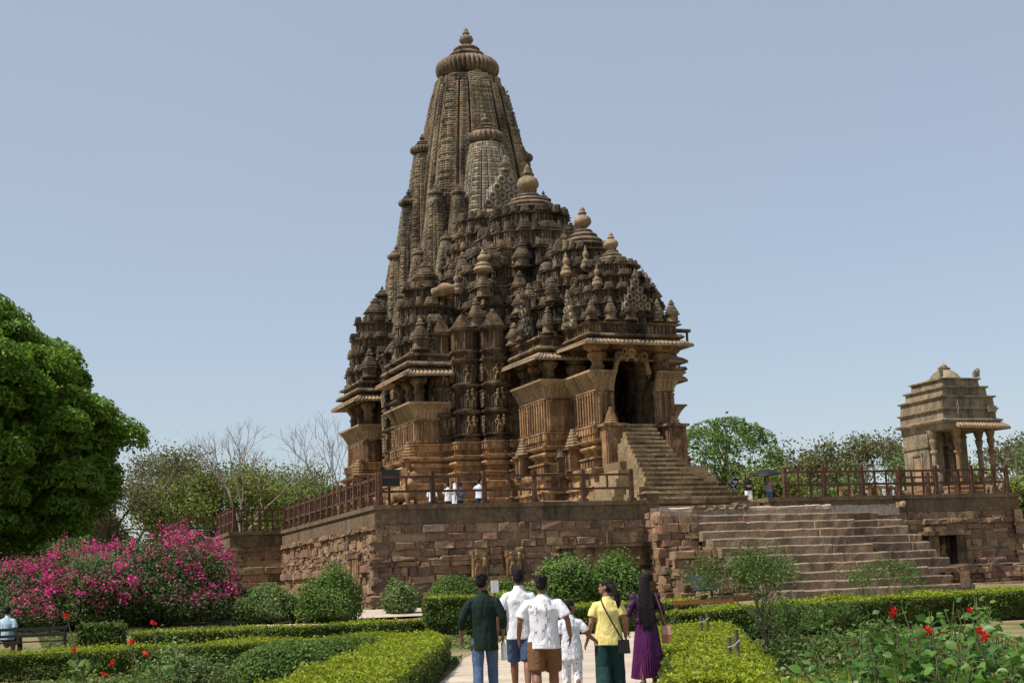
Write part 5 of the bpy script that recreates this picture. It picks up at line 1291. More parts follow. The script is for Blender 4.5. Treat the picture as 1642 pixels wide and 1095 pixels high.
wispy('feathery low shrub between the sapling and the red-flowered plants', (9.9, 13.9), .75, 1800, 3, .8)
wispy('feathery shrub with thin stems near the bottom, left of the big-leaved plants', (8.3, 12.9), .9, 2200, 4, .7)
wispy('small bright green shrub at the base of the sapling', (11.5, 19.9), .5, 1500, 5, .7)
wispy('wispy tall weeds before the steps, seen above the long hedge', (24, 36), 1.6, 2600, 6, .6)
# big-leaved red-flowered plants, right foreground
def hibiscus(label, c, h, nst, seed, flowers):
    root = empty('hibiscus_plant', (c[0], c[1], float(gz(c[0], c[1]))), label, 'plant', 'big-leaved plants in the right foreground'); r = random.Random(seed); b = MB(); lf = MB(); nst = int(nst*2.0)
    for i in range(nst):
        a = r.uniform(0, 2*PI); top = np.array([math.cos(a)*r.uniform(.05, .62), math.sin(a)*r.uniform(.05, .5), h*r.uniform(.74, 1.03)]); bot = top*np.array([.25, .25, 0]); mid = (top+bot)/2+np.array([r.gauss(0, .04), r.gauss(0, .04), 0])
        b.tube([bot, mid, top], [.009, .007, .004], 5)
        nl = 40
        for q in range(nl):
            t = .12+.88*q/nl; p = bot*(1-t)**2+2*mid*t*(1-t)+top*t*t; an = q*2.4+r.uniform(-.3, .3); s = r.uniform(.042, .082)*(1.0 if t < .9 else .7)
            dr = np.array([math.cos(an), math.sin(an), r.uniform(-.7, .9)]); dr = norm(dr); sd_ = norm(np.cross(dr, [r.gauss(0, .5), r.gauss(0, .5), 1])); nn = np.cross(sd_, dr)
            st_ = p+dr*.03
            rows = []
            for u, wd, dz in ((0, .02, 0), (.25, .42, .02), (.5, .5, .02), (.78, .3, -.03), (1.0, .01, -.12)):
                ctr = st_+dr*s*1.25*u+nn*s*dz; rows += [ctr-sd_*s*wd*1.0+nn*s*.10*(wd > .1), ctr-nn*s*.03, ctr+sd_*s*wd*1.0+nn*s*.10*(wd > .1)]
            fs = []
            for u in range(4):
                for w_ in range(2): fs.append((u*3+w_, u*3+w_+1, u*3+w_+4, u*3+w_+3))
            lf.add(rows, [np.array(fs)])
    b.build('stem', M['twig'], root); lf.build('leaves', M['hibiscus'], root, True)
    for fx, fy, fz, s in flowers:
        f = MB()
        for k in range(5):
            a = k*2*PI/5; d1 = np.array([math.cos(a), -.5, math.sin(a)]); d2 = np.array([math.cos(a+.5), -.3, math.sin(a+.5)]); d3 = np.array([math.cos(a-.5), -.3, math.sin(a-.5)])
            f.add([(0, 0, 0), d3*s*.8, d1*s*1.1+np.array([0, .02, 0]), d2*s*.8], [[(0, 1, 2, 3)]])
        f.tube([(0, 0, 0), (0, -s*1.3, .01)], [.005, .003], 5)
        o = f.build('flower', M['red'], root); o.location = (fx, fy, fz)
def at_plant(x, y, D, c): return ray_at(x, y, D)-np.array([c[0], c[1], float(gz(c[0], c[1]))])
HB = [('big-leaved plant at the bottom right with two red flowers near its top', 1465, 8.6, 1.22, 7, 1, [(1483, 1010), (1489, 1012)]), ('tall big-leaved plant near the right edge with one red flower', 1572, 8.2, 1.27, 8, 2, [(1572, 1012)]), ('big-leaved plant cut off by the right edge', 1640, 7.8, 1.22, 8, 3, []), ('loose big-leaved plant with scarlet flowers high on thin stems', 1430, 10.5, 1.25, 5, 4, [(1433, 978), (1430, 984)]),
      ('lowest big-leaved plant at the bottom edge, left of the others', 1395, 8.4, 1.0, 6, 5, []), ('big-leaved plant in the bottom right corner', 1530, 7.4, 1.03, 7, 6, [(1578, 1020)]), ('farther big-leaved plant with a red bud by the long hedge', 1555, 11.5, 1.28, 6, 7, [(1555, 978)]), ('big-leaved plant between the lowest plant and the red-flowered one', 1440, 8.0, 1.08, 7, 8, []), ('big-leaved plant rising behind the bottom right corner plant', 1600, 9.0, 1.28, 8, 9, []), ('smaller big-leaved plant farthest left of the right foreground group', 1345, 9.2, .98, 6, 10, [])]
for lab, x, D, h, n_, sd, fl in HB:
    c = ray_at(x, 1000, D)[:2]; hibiscus(lab, c, h, n_, sd, [(*at_plant(fx, fy, D-.25, c), .028) for fx, fy in fl])

# stakes tied with wire in the right-hand hedge
for i, (xa, ya, xb, lab) in enumerate(((1124, 1008, 1134, 'pair of dark stakes tied with pale wire at the far corner of the right hedge'), (1172, 1090, 1184, 'pair of grey-brown stakes tied with blue-white wire in the right hedge'))):
    D = 29 if i == 0 else 18.2
    A = ray_at(xa, ya, D); Bp = ray_at(xb, ya-4, D+.2); root = empty('stake_pair', (A[0], A[1], float(gz(A[0], A[1]))), lab, 'stakes'); O = np.array(root.location)
    for Pq, hh in ((A, .78), (Bp, .86)):
        s_ = MB(); q = Pq-O; s_.tube([(q[0], q[1], -.1), (q[0]+.01, q[1], hh)], [.035, .03], 7); s_.build('stake', M['bark'], root)
    s_ = MB(); s_.tube([(-.03, -.03, .66), (.05, -.05, .68), (float((Bp-O)[0])+.03, float((Bp-O)[1])-.04, .74)], [.008]*3, 4); s_.build('wire', flat('wire_pale', (.28, .36, .40), .5), root)
c = G(795, 985); r_ = empty('notice_sign', ray_at(795, 985, 36)[:2].tolist()+[float(gz(*ray_at(795, 985, 36)[:2]))], 'small white notice on a stake behind the dark green shirt', 'sign'); b = MB(); b.box(-.1, .1, -.01, .01, 1.25, 1.55); b.build('board', flat('white_board', (.75, .75, .73), .6), r_); b = MB(); b.box(-.02, .02, .01, .05, -.1, 1.5); b.build('post', M['bark'], r_)
# ------------------------------------------------------------------ people
def cloth(name, c, rough=.85, noise=.12, sc=14, pattern=None):
    t = NT(name); f = t.noise(sc, t.pos(), 6)
    col_ = t.mix(1.0, c, t.ramp(f, [(.3, 1-noise), (.7, 1+noise)]), 'MULTIPLY')
    if pattern:
        v = t.n('ShaderNodeTexVoronoi', Scale=pattern[1]); t.l(t.pos(), v.inputs['Vector'])
        col_ = t.mix(t.ramp(v.outputs['Distance'], [(pattern[2], 1.), (pattern[2]+.06, 0.)]), col_, pattern[0])
    t.col(col_); t.rough(rough); t.bump(t.noise(8, t.pos((1, 1, .55)), 3, .5, .8), .75, .05); return t.m
M['skin'] = flat('skin_brown', (.20, .095, .055), .55, .12, 15); M['skin2'] = flat('skin_light_brown', (.30, .16, .10), .55, .12, 15)
M['hair'] = flat('black_hair', (.008, .006, .006), .75, .5, 40, 0, .8); M['shoe'] = flat('dark_shoe', (.03, .025, .022), .6); M['eye'] = flat('eye_dark', (.02, .015, .012), .3); M['lip'] = flat('lip', (.25, .09, .075), .5)
DG = bpy.context.evaluated_depsgraph_get
def solid(name, mb, mat, parent, vox=.007, smooth=4, wr=0, dec=None):
    """fuse overlapping closed pieces into one continuous skin"""
    o = mb.build(name+'_raw', mat, None, True)
    md = o.modifiers.new('r', 'REMESH'); md.mode = 'VOXEL'; md.voxel_size = vox; md.use_smooth_shade = True
    if smooth: s_ = o.modifiers.new('s', 'SMOOTH'); s_.iterations = smooth; s_.factor = .5
    if wr:
        tx = bpy.data.textures.new('folds', 'CLOUDS'); tx.noise_scale = .17; tx.noise_depth = 1
        d_ = o.modifiers.new('d', 'DISPLACE'); d_.texture = tx; d_.strength = wr; d_.mid_level = .5; d_.texture_coords = 'LOCAL'
    dg = DG(); dg.update(); me = bpy.data.meshes.new_from_object(o.evaluated_get(dg)); me.name = name
    if not me.materials: me.materials.append(mat)
    n = bpy.data.objects.new(name, me); COL.objects.link(n); n.parent = parent
    old = o.data; bpy.data.objects.remove(o); bpy.data.meshes.remove(old)
    return n
def ell(mb, c, r, k=12, tilt=0):
    c = np.array(c, float); n = 8; pts = []; rr = []
    for i in range(n+1):
        t = PI*i/n; z = -math.cos(t)*r[2]; pts.append(c+np.array([0, z*math.sin(tilt), z*math.cos(tilt)])); rr.append((max(1e-3, r[0]*math.sin(t)), max(1e-3, r[1]*math.sin(t))))
    mb.tube(pts, rr, k, up=(0, 1, 0))
def ytube(mb, rows, k=16):
    """upright tube from (z, rx, ry, x, y) rows"""
    a = np.arange(k)*2*PI/k
    mb.loft([np.column_stack([x+rx*np.cos(a), y+ry*np.sin(a), np.full(k, z)]) for z, rx, ry, x, y in rows])
def hand(mb, wr, dr, side, curl=.5, s=1.0, palm_in=None):
    """palm, four unequal bent fingers and a thumb; side +1 right, -1 left"""
    dr = norm(dr); inn = norm(palm_in if palm_in is not None else np.array([-side, .15, 0])); inn = norm(inn-dr*(inn@dr)); fw = np.cross(inn, dr)*side*-1
    if fw[1] < 0: fw = -fw
    c = np.array(wr, float)
    mb.tube([c-dr*.01, c+dr*.03*s, c+dr*.085*s], [(.027*s, .020*s), (.036*s, .016*s), (.038*s, .013*s)], 10, up=tuple(fw)) if False else None
    for q in (-.6, 0, .6): mb.tube([c-dr*.012+fw*q*.026*s, c+dr*.04*s+fw*q*.042*s, c+dr*.088*s+fw*q*.045*s], [.016*s, .016*s, .013*s], 8)
    for i, (o, L) in enumerate(((.032, .066), (.011, .075), (-.011, .070), (-.031, .055))):
        b0 = c+dr*.082*s+fw*o*s; th = curl*(.8+.12*i); p = [b0]; d = dr.copy()
        for j in range(3):
            t = th*(.5+.45*j); d = norm(dr*math.cos(t)+inn*math.sin(t)); p.append(p[-1]+d*L*s*(.44, .32, .24)[j])
        mb.tube(p, [.0095*s, .009*s, .008*s, .0065*s], 7)
    b0 = c+dr*.022*s+fw*.030*s; mb.tube([b0, b0+(dr*.5+fw*.75+inn*.3)*.035*s, b0+(dr*.85+fw*.5+inn*.5)*.062*s, b0+(dr*.95+fw*.2+inn*.6)*.085*s], [.013*s, .0115*s, .010*s, .007*s], 7)

def person(label, px, D, H, rz, top, bottom, arms, stride=.12, head_yaw=0, head_tilt=0, hair='short', build_=1.0, group=None, skin='skin', female=False, pos=None, hand_curl=.5, coarse=False, extra=None, sleeve=.45, hem=.80, glasses=False, name='person'):
    loc = pos if pos is not None else ray_at(px, 1000, D)
    g = float(gz(loc[0], loc[1]))+.03 if pos is None else loc[2]
    root = empty(name, (loc[0], loc[1], g), label, 'person', group, rz); s = H/1.70; root.scale = (s, s, s)
    vx = .014 if coarse else .0075
    B = build_; b = MB(); sh = .175*B if not female else .155*B
    hipw = .155*B if not female else .165*B; wst = (.145 if not female else .122)*B
    ytube(b, [(.80, .10, .09, 0, 0), (.86, hipw, .115*B, 0, 0), (.94, hipw, .12*B, 0, 0), (1.06, wst, .10*B, 0, 0), (1.18, wst*1.04, .105*B, 0, .0), (1.30, sh*.90, .112*B, 0, 0), (1.37, sh*.72, .088, 0, -.012), (1.425, .078, .064, 0, -.012), (1.46, .056, .056, 0, -.005), (1.52, .052, .056, 0, .005), (1.56, .05, .054, 0, .01)], 18)
    # head
    hb = MB(); cy, sy = math.cos(head_yaw), math.sin(head_yaw)
    ell(hb, (0, -.005, 1.615), (.074, .092, .088), 16); ell(hb, (0, .03, 1.585), (.066, .066, .085), 14); ell(hb, (0, .052, 1.535), (.046, .046, .040), 12); ell(hb, (0, .045, 1.56), (.055, .05, .05), 12)
    hb.tube([(0, .088, 1.615), (0, .104, 1.588), (0, .113, 1.575), (0, .095, 1.565)], [.009, .012, .015, .010], 8)
    ell(hb, (0, .093, 1.545), (.022, .012, .010), 8); ell(hb, (-.034, .078, 1.628), (.03, .02, .012), 8); ell(hb, (.034, .078, 1.628), (.03, .02, .012), 8)
    for q in (-1, 1): ell(hb, (q*.076, -.005, 1.592), (.010, .022, .032), 8)
    def turn(V):
        V = np.asarray(V, float).copy(); x, y, z = V[:, 0].copy(), V[:, 1].copy(), V[:, 2].copy(); zz = z-1.52
        y2 = y*math.cos(head_tilt)+zz*math.sin(head_tilt); z2 = -y*math.sin(head_tilt)+zz*math.cos(head_tilt)
        return np.column_stack([x*cy-y2*sy, x*sy+y2*cy, z2+1.52])
    hb.V = [turn(v) for v in hb.V]
    for V, in [(v,) for v in hb.V]: pass
    for f, m_ in zip(hb.F, hb.M): b.F.append(f+b.n); b.M.append(m_)
    b.V += hb.V; b.n += hb.n
    # legs
    feet = []
    for q in (-1, 1):
        st_ = stride*q; hx = q*.085*B
        if bottom['kind'] == 'sit': hip, kn, an = (hx, 0, .88), (hx*1.2, .42, .86), (hx*1.2, .45, .44)
        else: hip = (hx, 0, .86); kn = (hx*1.1, st_*.55+(.03 if st_ < 0 else .02), .475); an = (hx*1.08, st_-.03+(-.04 if st_ < 0 else 0), .085+(.05 if st_ < -.05 else 0))
        b.tube([hip, (hip[0]*1.02, hip[1]*.7+kn[1]*.3, .72), kn, (kn[0], (kn[1]*.62+an[1]*.38)-.012, .36), an], [.088*B, .076*B, .054*B, .056*B, .037], 12)
        b.tube([(an[0], an[1]-.05, an[2]-.05), (an[0], an[1]+.03, an[2]-.045), (an[0]+q*.012, an[1]+.14, an[2]-.062), (an[0]+q*.012, an[1]+.2, an[2]-.07)], [(.034, .03), (.042, .045), (.045, .028), (.03, .014)], 10)
        b.tube([(an[0], an[1], an[2]+.02), (an[0], an[1], an[2]-.05)], [.037, .04], 10); feet.append((an, q))
    # arms
    AR = []
    for q, (el, wr, hd) in zip((-1, 1), arms):
        shp = np.array([q*sh*1.0, -.012, 1.335]); el = np.array(el, float); wr = np.array(wr, float)
        b.tube([(q*sh*.4, -.01, 1.36), shp, shp*.5+el*.5+np.array([q*.006, 0, 0]), el, el*.55+wr*.45, wr], [.05, .056*B, .047*B, .037, .036, .025], 12)
        hand(b, wr, hd, q, hand_curl); AR.append((shp, el, wr))
    solid('body', b, M[skin], root, vx, 3)
    e = MB()
    for q in (-1, 1): ell(e, (q*.032, .0925, 1.61), (.011, .007, .006), 8)
    e.V = [turn(v) for v in e.V]; e.build('eyes', M['eye'], root, True)
    e = MB(); ell(e, (0, .104, 1.545), (.019, .006, .006), 8); e.V = [turn(v) for v in e.V]; e.build('mouth', M['lip'], root, True)
    if glasses:
        e = MB()
        for q in (-1, 1): ell(e, (q*.034, .103, 1.612), (.026, .006, .02), 10); e.tube([(q*.062, .095, 1.615), (q*.08, .05, 1.618), (q*.08, -.01, 1.612)], [.006, .005, .004], 5)
        e.V = [turn(v) for v in e.V]; e.build('glasses', M['eye'], root, True)
    # hair
    h = MB()
    ell(h, (0, -.014, 1.632), (.083, .098, .088), 18); ell(h, (0, -.03, 1.59), (.078, .078, .075), 16)
    if hair == 'short':
        for k in range(80):
            r = rng; a = r.uniform(0, 2*PI); v = norm([math.cos(a)*r.uniform(.2, 1), math.sin(a)*r.uniform(.2, 1)-.1, r.uniform(.3, 1)]); p0 = np.array([0, -.014, 1.632])+v*np.array([.074, .088, .078]); h.tube([p0, p0+v*r.uniform(.012, .03)+np.array([r.gauss(0, .012), r.gauss(0, .012)-.006, -.006])], [.013, .005], 5)
    h.V = [turn(v) for v in h.V]
    if hair == 'long':
        h.tube([(0, -.075, 1.66), (.0, -.10, 1.55), (0, -.125, 1.42), (.01, -.145, 1.25), (.0, -.15, 1.08), (.015, -.145, .93), (.01, -.14, .87)], [(.075, .05), (.085, .05), (.095, .045), (.10, .04), (.09, .035), (.055, .028), (.02, .015)], 14, up=(1, 0, 0) if False else (0, 1, 0))
        for k in range(26):
            x = rng.uniform(-.105, .105); h.tube([(x*.8, -.13, 1.45), (x*1.1, -.165, 1.2), (x*.9+rng.gauss(0, .02), -.16, 1.0), (x*.7+rng.gauss(0, .02), -.15, rng.uniform(.84, .95))], [.020, .024, .018, .006], 6)
    if hair == 'pony':
        bx = np.array([.03, -.10, 1.62]); h.tube([bx, bx+np.array([.05, -.05, -.02]), bx+np.array([.10, -.07, -.12]), bx+np.array([.125, -.06, -.24]), bx+np.array([.12, -.04, -.33])], [.03, .045, .05, .04, .012], 10)
    if hair != 'cap': solid('hair', h, M['hair'], root, .009 if not coarse else .014, 2)
    # top
    t = MB(); ht = hem
    ytube(t, [(ht, (hipw+.032)*B**.3, .142*B, 0, 0), (ht+.06, hipw+.030, .140*B, 0, 0), (1.0, max(wst, hipw*.93)+.022, .128*B, 0, -.002), (1.14, wst+.032, .126*B, 0, -.004), (1.27, sh+.004, .130*B, 0, -.006), (1.345, sh*.86, .112, 0, -.014), (1.40, sh*.62, .090, 0, -.012), (1.425, sh*.46, .074, 0, -.010), (1.452, .066, .064, 0, -.006), (1.472 if not top.get('collar') else 1.488, .060 if not top.get('collar') else .062, .062, 0, -.002)], 22)
    for (shp, el, wr) in AR:
        q = 1 if shp[0] > 0 else -1; f = sleeve; pts = [(q*sh*.45, -.012, 1.345), tuple(shp+np.array([-q*.006, 0, -.004]))]; rr = [.066, .066*B]
        if f <= 1: end = shp*(1-f)+el*f; pts += [tuple(shp*.5+end*.5+np.array([q*.006, 0, 0])), tuple(end)]; rr += [.066*B, top.get('cuff', .070)*B]
        else: end = el*(2-f)+wr*(f-1); pts += [tuple(shp*.5+el*.5), tuple(el), tuple(end)]; rr += [.064*B, .052*B, .046*B]
        t.tube(pts, rr, 12)
        if top.get('puff'): ell(t, shp+np.array([q*.022, 0, .022]), (.070, .066, .062), 12)
    solid('shirt' if not bottom.get('dress') else 'bodice', t, top['mat'], root, .009 if not coarse else .015, 8, top.get('wr', .020))
    # bottom
    k_ = bottom['kind']; t = MB()
    if k_ == 'sit':
        ytube(t, [(.80, .12, .10, 0, 0), (.85, hipw+.012, .125*B, 0, 0), (.95, hipw+.010, .128*B, 0, 0), (1.02, wst+.018, .112*B, 0, 0)], 20)
        for q in (-1, 1): hx = q*.085*B; t.tube([(hx, 0, .88), (hx*1.1, .2, .88), (hx*1.2, .42, .86)], [.098, .09, .075], 12); t.tube([(hx*1.2, .41, .88), (hx*1.2, .44, .66), (hx*1.2, .45, .47)], [.07, .066, .06], 12)
        solid('trousers', t, bottom['mat'], root, .012, 3, .012)
    elif k_ in ('long', 'shorts', 'wide'):
        end = bottom.get('end', .10 if k_ != 'shorts' else .52)
        ytube(t, [(.80, .12, .10, 0, 0), (.85, hipw+.012, .125*B, 0, 0), (.95, hipw+.010, .128*B, 0, 0), (1.02, wst+.018, .112*B, 0, 0)], 20)
        for an, q in feet:
            hx = q*.085*B; st_ = stride*q; kn = np.array([hx*1.1, st_*.55+(.03 if st_ < 0 else .02), .475]); hip = np.array([hx, 0, .86]); an = np.array(an)
            w1, w2, w3 = dict(long=(.098, .074, .062), shorts=(.104, .100, .1), wide=(.105, .105, .125))[k_]
            if k_ == 'shorts': e_ = hip+(kn-hip)*((.86-end)/(.86-.475)); t.tube([hip, hip*.5+e_*.5, e_], [w1*B, .101*B, .098*B], 14)
            else: t.tube([hip, hip*.55+kn*.45, kn, kn*.5+an*.5, an+np.array([0, 0, end-.085])], [w1*B, (w1+w2)/2*B, w2*B, (w2+w3)/2, w3], 14)
        solid('trousers' if k_ != 'shorts' else 'shorts', t, bottom['mat'], root, .009 if not coarse else .015, 3, .014)
    elif k_ == 'skirt':
        n = 168; a = np.arange(n)*2*PI/n; rings = []
        for i in range(15):
            u = i/14; z = 1.05*(1-u)+bottom.get('end', .13)*u; R = .142+.10*u**.8; amp = .004+.014*u
            fl = amp*np.cos(a*42+.8*np.sin(a*3+u*2))+.022*u*np.cos(a*5+1.3+u)
            rings.append(np.column_stack([(R+fl)*np.cos(a), (R*.80+fl)*np.sin(a)+.03*u*np.sin(a), np.full(n, z)+.012*u*np.cos(a*4)]))
        t.loft(rings, True, False); t.build('skirt', bottom['mat'], root, True)
    for an, q in feet:
        f = MB(); f.tube([(an[0], an[1]-.065, an[2]-.055), (an[0], an[1]+.03, an[2]-.05), (an[0]+q*.012, an[1]+.15, an[2]-.062), (an[0]+q*.012, an[1]+.215, an[2]-.068)], [(.04, .034), (.046, .044), (.05, .03), (.03, .016)], 12); f.build('shoe', bottom.get('shoe', M['shoe']), root, True)
    return root, AR, s
RZ = rad(-21)
W_ = lambda r, p: r.matrix_basis @ Vector(p) if False else Matrix.Translation(r.location) @ Matrix.Rotation(r.rotation_euler.z, 4, 'Z') @ Matrix.Diagonal((*r.scale, 1)) @ Vector(p)
def relaxed(q, out=.24, y=.05, bend=.04): return ((q*(out+.0), -.03, 1.11), (q*(out+.015), y, .885), (q*.0, .10+bend, -1))
wh = cloth('white_cotton', (.70, .70, .73)); 
green, _, _ = person('man in a dark green long shirt and blue jeans walking away, leftmost of the walkers', 776, 18.7, 1.65, RZ, dict(mat=cloth('dark_green_cotton', (.006, .018, .012)), collar=True), dict(kind='long', mat=cloth('blue_denim', (.065, .105, .19))), [((-.285, -.06, 1.12), (-.31, .02, .885), (.05, .25, -1)), ((.25, -.05, 1.11), (.245, .10, .90), (-.05, .2, -1))], stride=.17, head_yaw=rad(-32), hem=.70, sleeve=1.55, group=None)
polo, _, _ = person('man in a plain white polo shirt and navy shorts with sunglasses', 833, 20.0, 1.70, RZ, dict(mat=wh, collar=True), dict(kind='shorts', mat=cloth('navy_cotton', (.045, .075, .15)), end=.47), [((-.27, -.09, 1.13), (-.305, .0, .905), (-.1, .25, -1)), relaxed(1, .24, -.05)], stride=-.19, head_yaw=rad(18), hem=.76, sleeve=.72, glasses=True)
pr_, prA, prs = person('man in a white letter-printed shirt and brown shorts, nearest of the walkers', 871, 17.5, 1.585, RZ, dict(mat=cloth('white_print_cotton', (.66, .66, .70))), dict(kind='shorts', mat=cloth('brown_cotton', (.14, .07, .028)), end=.50), [((-.30, -.05, 1.12), (-.325, .06, .90), (.08, .2, -1)), ((.315, -.07, 1.13), (.345, .07, .915), (-.1, .35, -1))], stride=.17, head_yaw=rad(-6), hem=.78, sleeve=.80, build_=1.17)
fl_ = (rad(0))
girl_hand = (.43, .02, .86)
girl, _, gs = person('small girl in white patterned clothes holding the hand of the woman in yellow', 914, 18.3, 1.27, RZ, dict(mat=cloth('white_patterned', (.66, .68, .74), pattern=((.25, .28, .38), 26, .22)), cuff=.07), dict(kind='long', mat=cloth('white_patterned_trousers', (.72, .73, .78), pattern=((.18, .2, .28), 22, .2))), [relaxed(-1, .2, .05), ((.28, -.02, 1.14), (.46, .03, .985), (.8, .2, -.55))], stride=-.10, head_yaw=rad(-60), hem=.72, sleeve=.8, hair='short', female=True, build_=1.02)
yel, _, ys = person('woman in pale yellow top and dark green trousers looking left, holding hands with the girl', 975, 18.4, 1.51, RZ, dict(mat=cloth('pale_yellow_cotton', (.74, .62, .22))), dict(kind='wide', mat=cloth('bottle_green', (.008, .035, .035))), [((-.24, -.03, 1.10), (-.30, .06, .865), (-.45, .3, -.9)), relaxed(1, .23, .05)], stride=.10, head_yaw=rad(72), hair='pony', female=True, hem=.79, sleeve=.62, build_=1.08, skin='skin2')
pur, _, ps = person('woman in a purple pleated dress with waist-long black hair, rightmost of the walkers', 1036, 20.6, 1.57, RZ, dict(mat=cloth('purple_cloth', (.04, .008, .04), .5), puff=True), dict(kind='skirt', dress=True, mat=cloth('purple_pleats', (.075, .011, .07), .42), end=.15), [((-.265, -.06, 1.12), (-.285, .04, .885), (.1, .25, -1)), ((.255, -.04, 1.12), (.27, .08, .90), (-.1, .2, -1))], stride=.10, hair='long', female=True, hem=.98, sleeve=1.15, build_=1.0)
# printed letters on the back of the white shirt
def letters():
    b = MB(); V = [('S', .10, 1.34), ('D', .045, 1.29), ('U', -.085, 1.28), ('A', -.145, 1.29), ('E', .055, 1.235), ('D', .07, 1.11), ('F', .045, 1.17), ('U', -.06, 1.23), ('E', .03, 1.035), ('M', .0, .98), ('H', -.10, .965), ('B', .07, .885), ('I', -.075, 1.12)]
    for ch, x, z in V:
        c = bpy.data.curves.new('glyph', 'FONT'); c.body = ch; c.size = .062; c.align_x = 'CENTER'
        o = bpy.data.objects.new('glyph', c); COL.objects.link(o); dg = DG(); dg.update(); me = bpy.data.meshes.new_from_object(o.evaluated_get(dg))
        P = np.array([v.co[:] for v in me.vertices]); fs = [np.array(p.vertices[:]) for p in me.polygons]
        bpy.data.objects.remove(o); bpy.data.curves.remove(c); bpy.data.meshes.remove(me)
        P[:, 0] *= .75; X = P[:, 0]+x; Z = P[:, 1]*1.15+z
        hits = []
        for xx, zz in zip(X, Z):
            ok, lo, nn, ix = shirt.ray_cast(Vector((xx, -1, zz)), Vector((0, 1, 0))); hits.append(lo.y-.004 if ok else -.15)
        b.add(np.column_stack([X, hits, Z]), fs)
    b.build('printed_letters', flat('print_grey', (.05, .055, .08), .8), pr_)
shirt = [c for c in pr_.children if c.name.startswith('shirt')][0]
letters()
# things carried
def at_local(r, p): v = W_(r, p); return np.array(v[:])
bp = at_local(green, (.245, .13, .80)); b = MB(); lathe(b, 0, 0, [(.003, -.235), (.034, -.232), (.037, -.22), (.034, -.19), (.037, -.18), (.034, -.165), (.037, -.155), (.034, -.14), (.037, -.13), (.034, -.115), (.037, -.105), (.036, -.06), (.028, -.03), (.014, -.012), (.014, .0), (.016, .002), (.016, .018), (.002, .02)], 16)
bt = b.build('water_bottle', flat('clear_white_plastic', (.75, .78, .8), .25, .05), None, True, tuple(bp)); tag(bt, 'pale ribbed water bottle carried by the man in dark green', 'bottle')
def strap(mb, pts, w_=.018, t=.004): mb.tube(pts, [(w_, t)]*len(pts), 6, up=(0, 1, 0))
blk = flat('black_nylon', (.012, .012, .013), .6)
cb = empty('crossbody_bag', tuple(at_local(yel, (.20, -.09, .80))), 'black crossbody bag on a diagonal strap on the woman in yellow', 'bag', rz=RZ); cb.scale = yel.scale; O3 = np.array([.20, -.09, .80])
b = MB(); b.box(-.09, .09, -.05, .05, -.13, .06, tx=.01, ty=.01); b.build('bag', blk, cb)
b = MB(); strap(b, [np.array(p)-O3 for p in ((-.085, .03, 1.465), (-.09, -.07, 1.43), (-.06, -.15, 1.33), (.02, -.168, 1.17), (.11, -.165, 1.0), (.19, -.12, .85))], .022, .006); b.build('strap', blk, cb)
hb_ = empty('shoulder_bag', tuple(at_local(pur, (.30, .0, .79))), 'small dusty pink shoulder bag of the woman in purple', 'bag', rz=RZ); hb_.scale = pur.scale; O3 = np.array([.30, .0, .79])
pink = flat('pink_leather', (.50, .27, .22), .5, .1); tan = flat('tan_leather', (.32, .15, .07), .5, .1)
b = MB(); b.box(-.075, .075, -.09, .09, -.01, .13, tx=.012, ty=.01); b.build('flap', pink, hb_); b = MB(); b.box(-.072, .072, -.087, .087, -.13, -.012); b.build('body', tan, hb_)
b = MB(); strap(b, [np.array(p)-O3 for p in ((.16, .02, 1.43), (.165, -.11, 1.38), (.215, -.12, 1.2), (.28, -.08, .95), (.30, .0, .90))], .007, .005); b.build('strap', tan, hb_)
b = MB()
for k in range(4): lathe(b, 0, 0, [(.031, k*.012), (.035, k*.012+.004), (.031, k*.012+.008)], 14)
o = b.build('bangles', flat('red_bangle', (.25, .03, .04), .35), pur, True); o.location = (-.284, .038, .90)
b = MB(); b.tube([(-.01, -.10, 1.60), (.012, -.125, 1.55), (0, -.12, 1.52)], [.008, .014, .006], 6); b.build('hair_clip', flat('green_clip', (.25, .30, .15), .4), pur, True)

# visitors up on the platform
def up(x, y, Y): p = atY(x, y, Y); return np.array([p[0], p[1], PZ])
LL = [relaxed(-1), relaxed(1)]
fwd = [((-.22, .05, 1.13), (-.12, .22, 1.16), (.3, .9, .2)), ((.22, .05, 1.13), (.12, .22, 1.16), (-.3, .9, .2))]
lw = cloth('light_shirt', (.66, .68, .74)); dk = cloth('dark_trousers', (.015, .017, .03)); bw = cloth('pale_blue_white', (.62, .68, .82))
person('grey-haired visitor in a loose white tunic, leftmost of the group on the platform', 0, 0, 1.50, rad(-15), dict(mat=lw), dict(kind='long', mat=dk), LL, .06, hair='short', coarse=True, pos=up(693, 800, 63), hem=.72, sleeve=1.2)
v1, _, _ = person('visitor in a white shirt facing the temple wall, left of a backpack wearer', 0, 0, 1.66, rad(-5), dict(mat=wh), dict(kind='long', mat=dk), fwd, .04, coarse=True, pos=up(719, 800, 64), hem=.80, sleeve=.8)
v2, _, _ = person('visitor with a dark backpack standing in the middle of the platform group', 0, 0, 1.58, rad(10), dict(mat=cloth('grey_shirt', (.10, .11, .14))), dict(kind='long', mat=dk), LL, .04, coarse=True, pos=up(738, 800, 63), hem=.8, sleeve=.8)
v4, _, _ = person('visitor wearing a white head scarf behind the backpack wearer', 0, 0, 1.70, rad(-20), dict(mat=lw), dict(kind='long', mat=dk), LL, .04, coarse=True, pos=up(730, 800, 65.2), hem=.7, sleeve=1.3)
sc_ = MB(); ell(sc_, (0, -.012, 1.63), (.095, .11, .10), 14); sc_.tube([(0, -.08, 1.6), (0, -.11, 1.45), (0, -.13, 1.25)], [(.08, .04), (.09, .04), (.08, .02)], 10, up=(0, 1, 0)); solid('head_scarf', sc_, wh, v4, .014, 2)
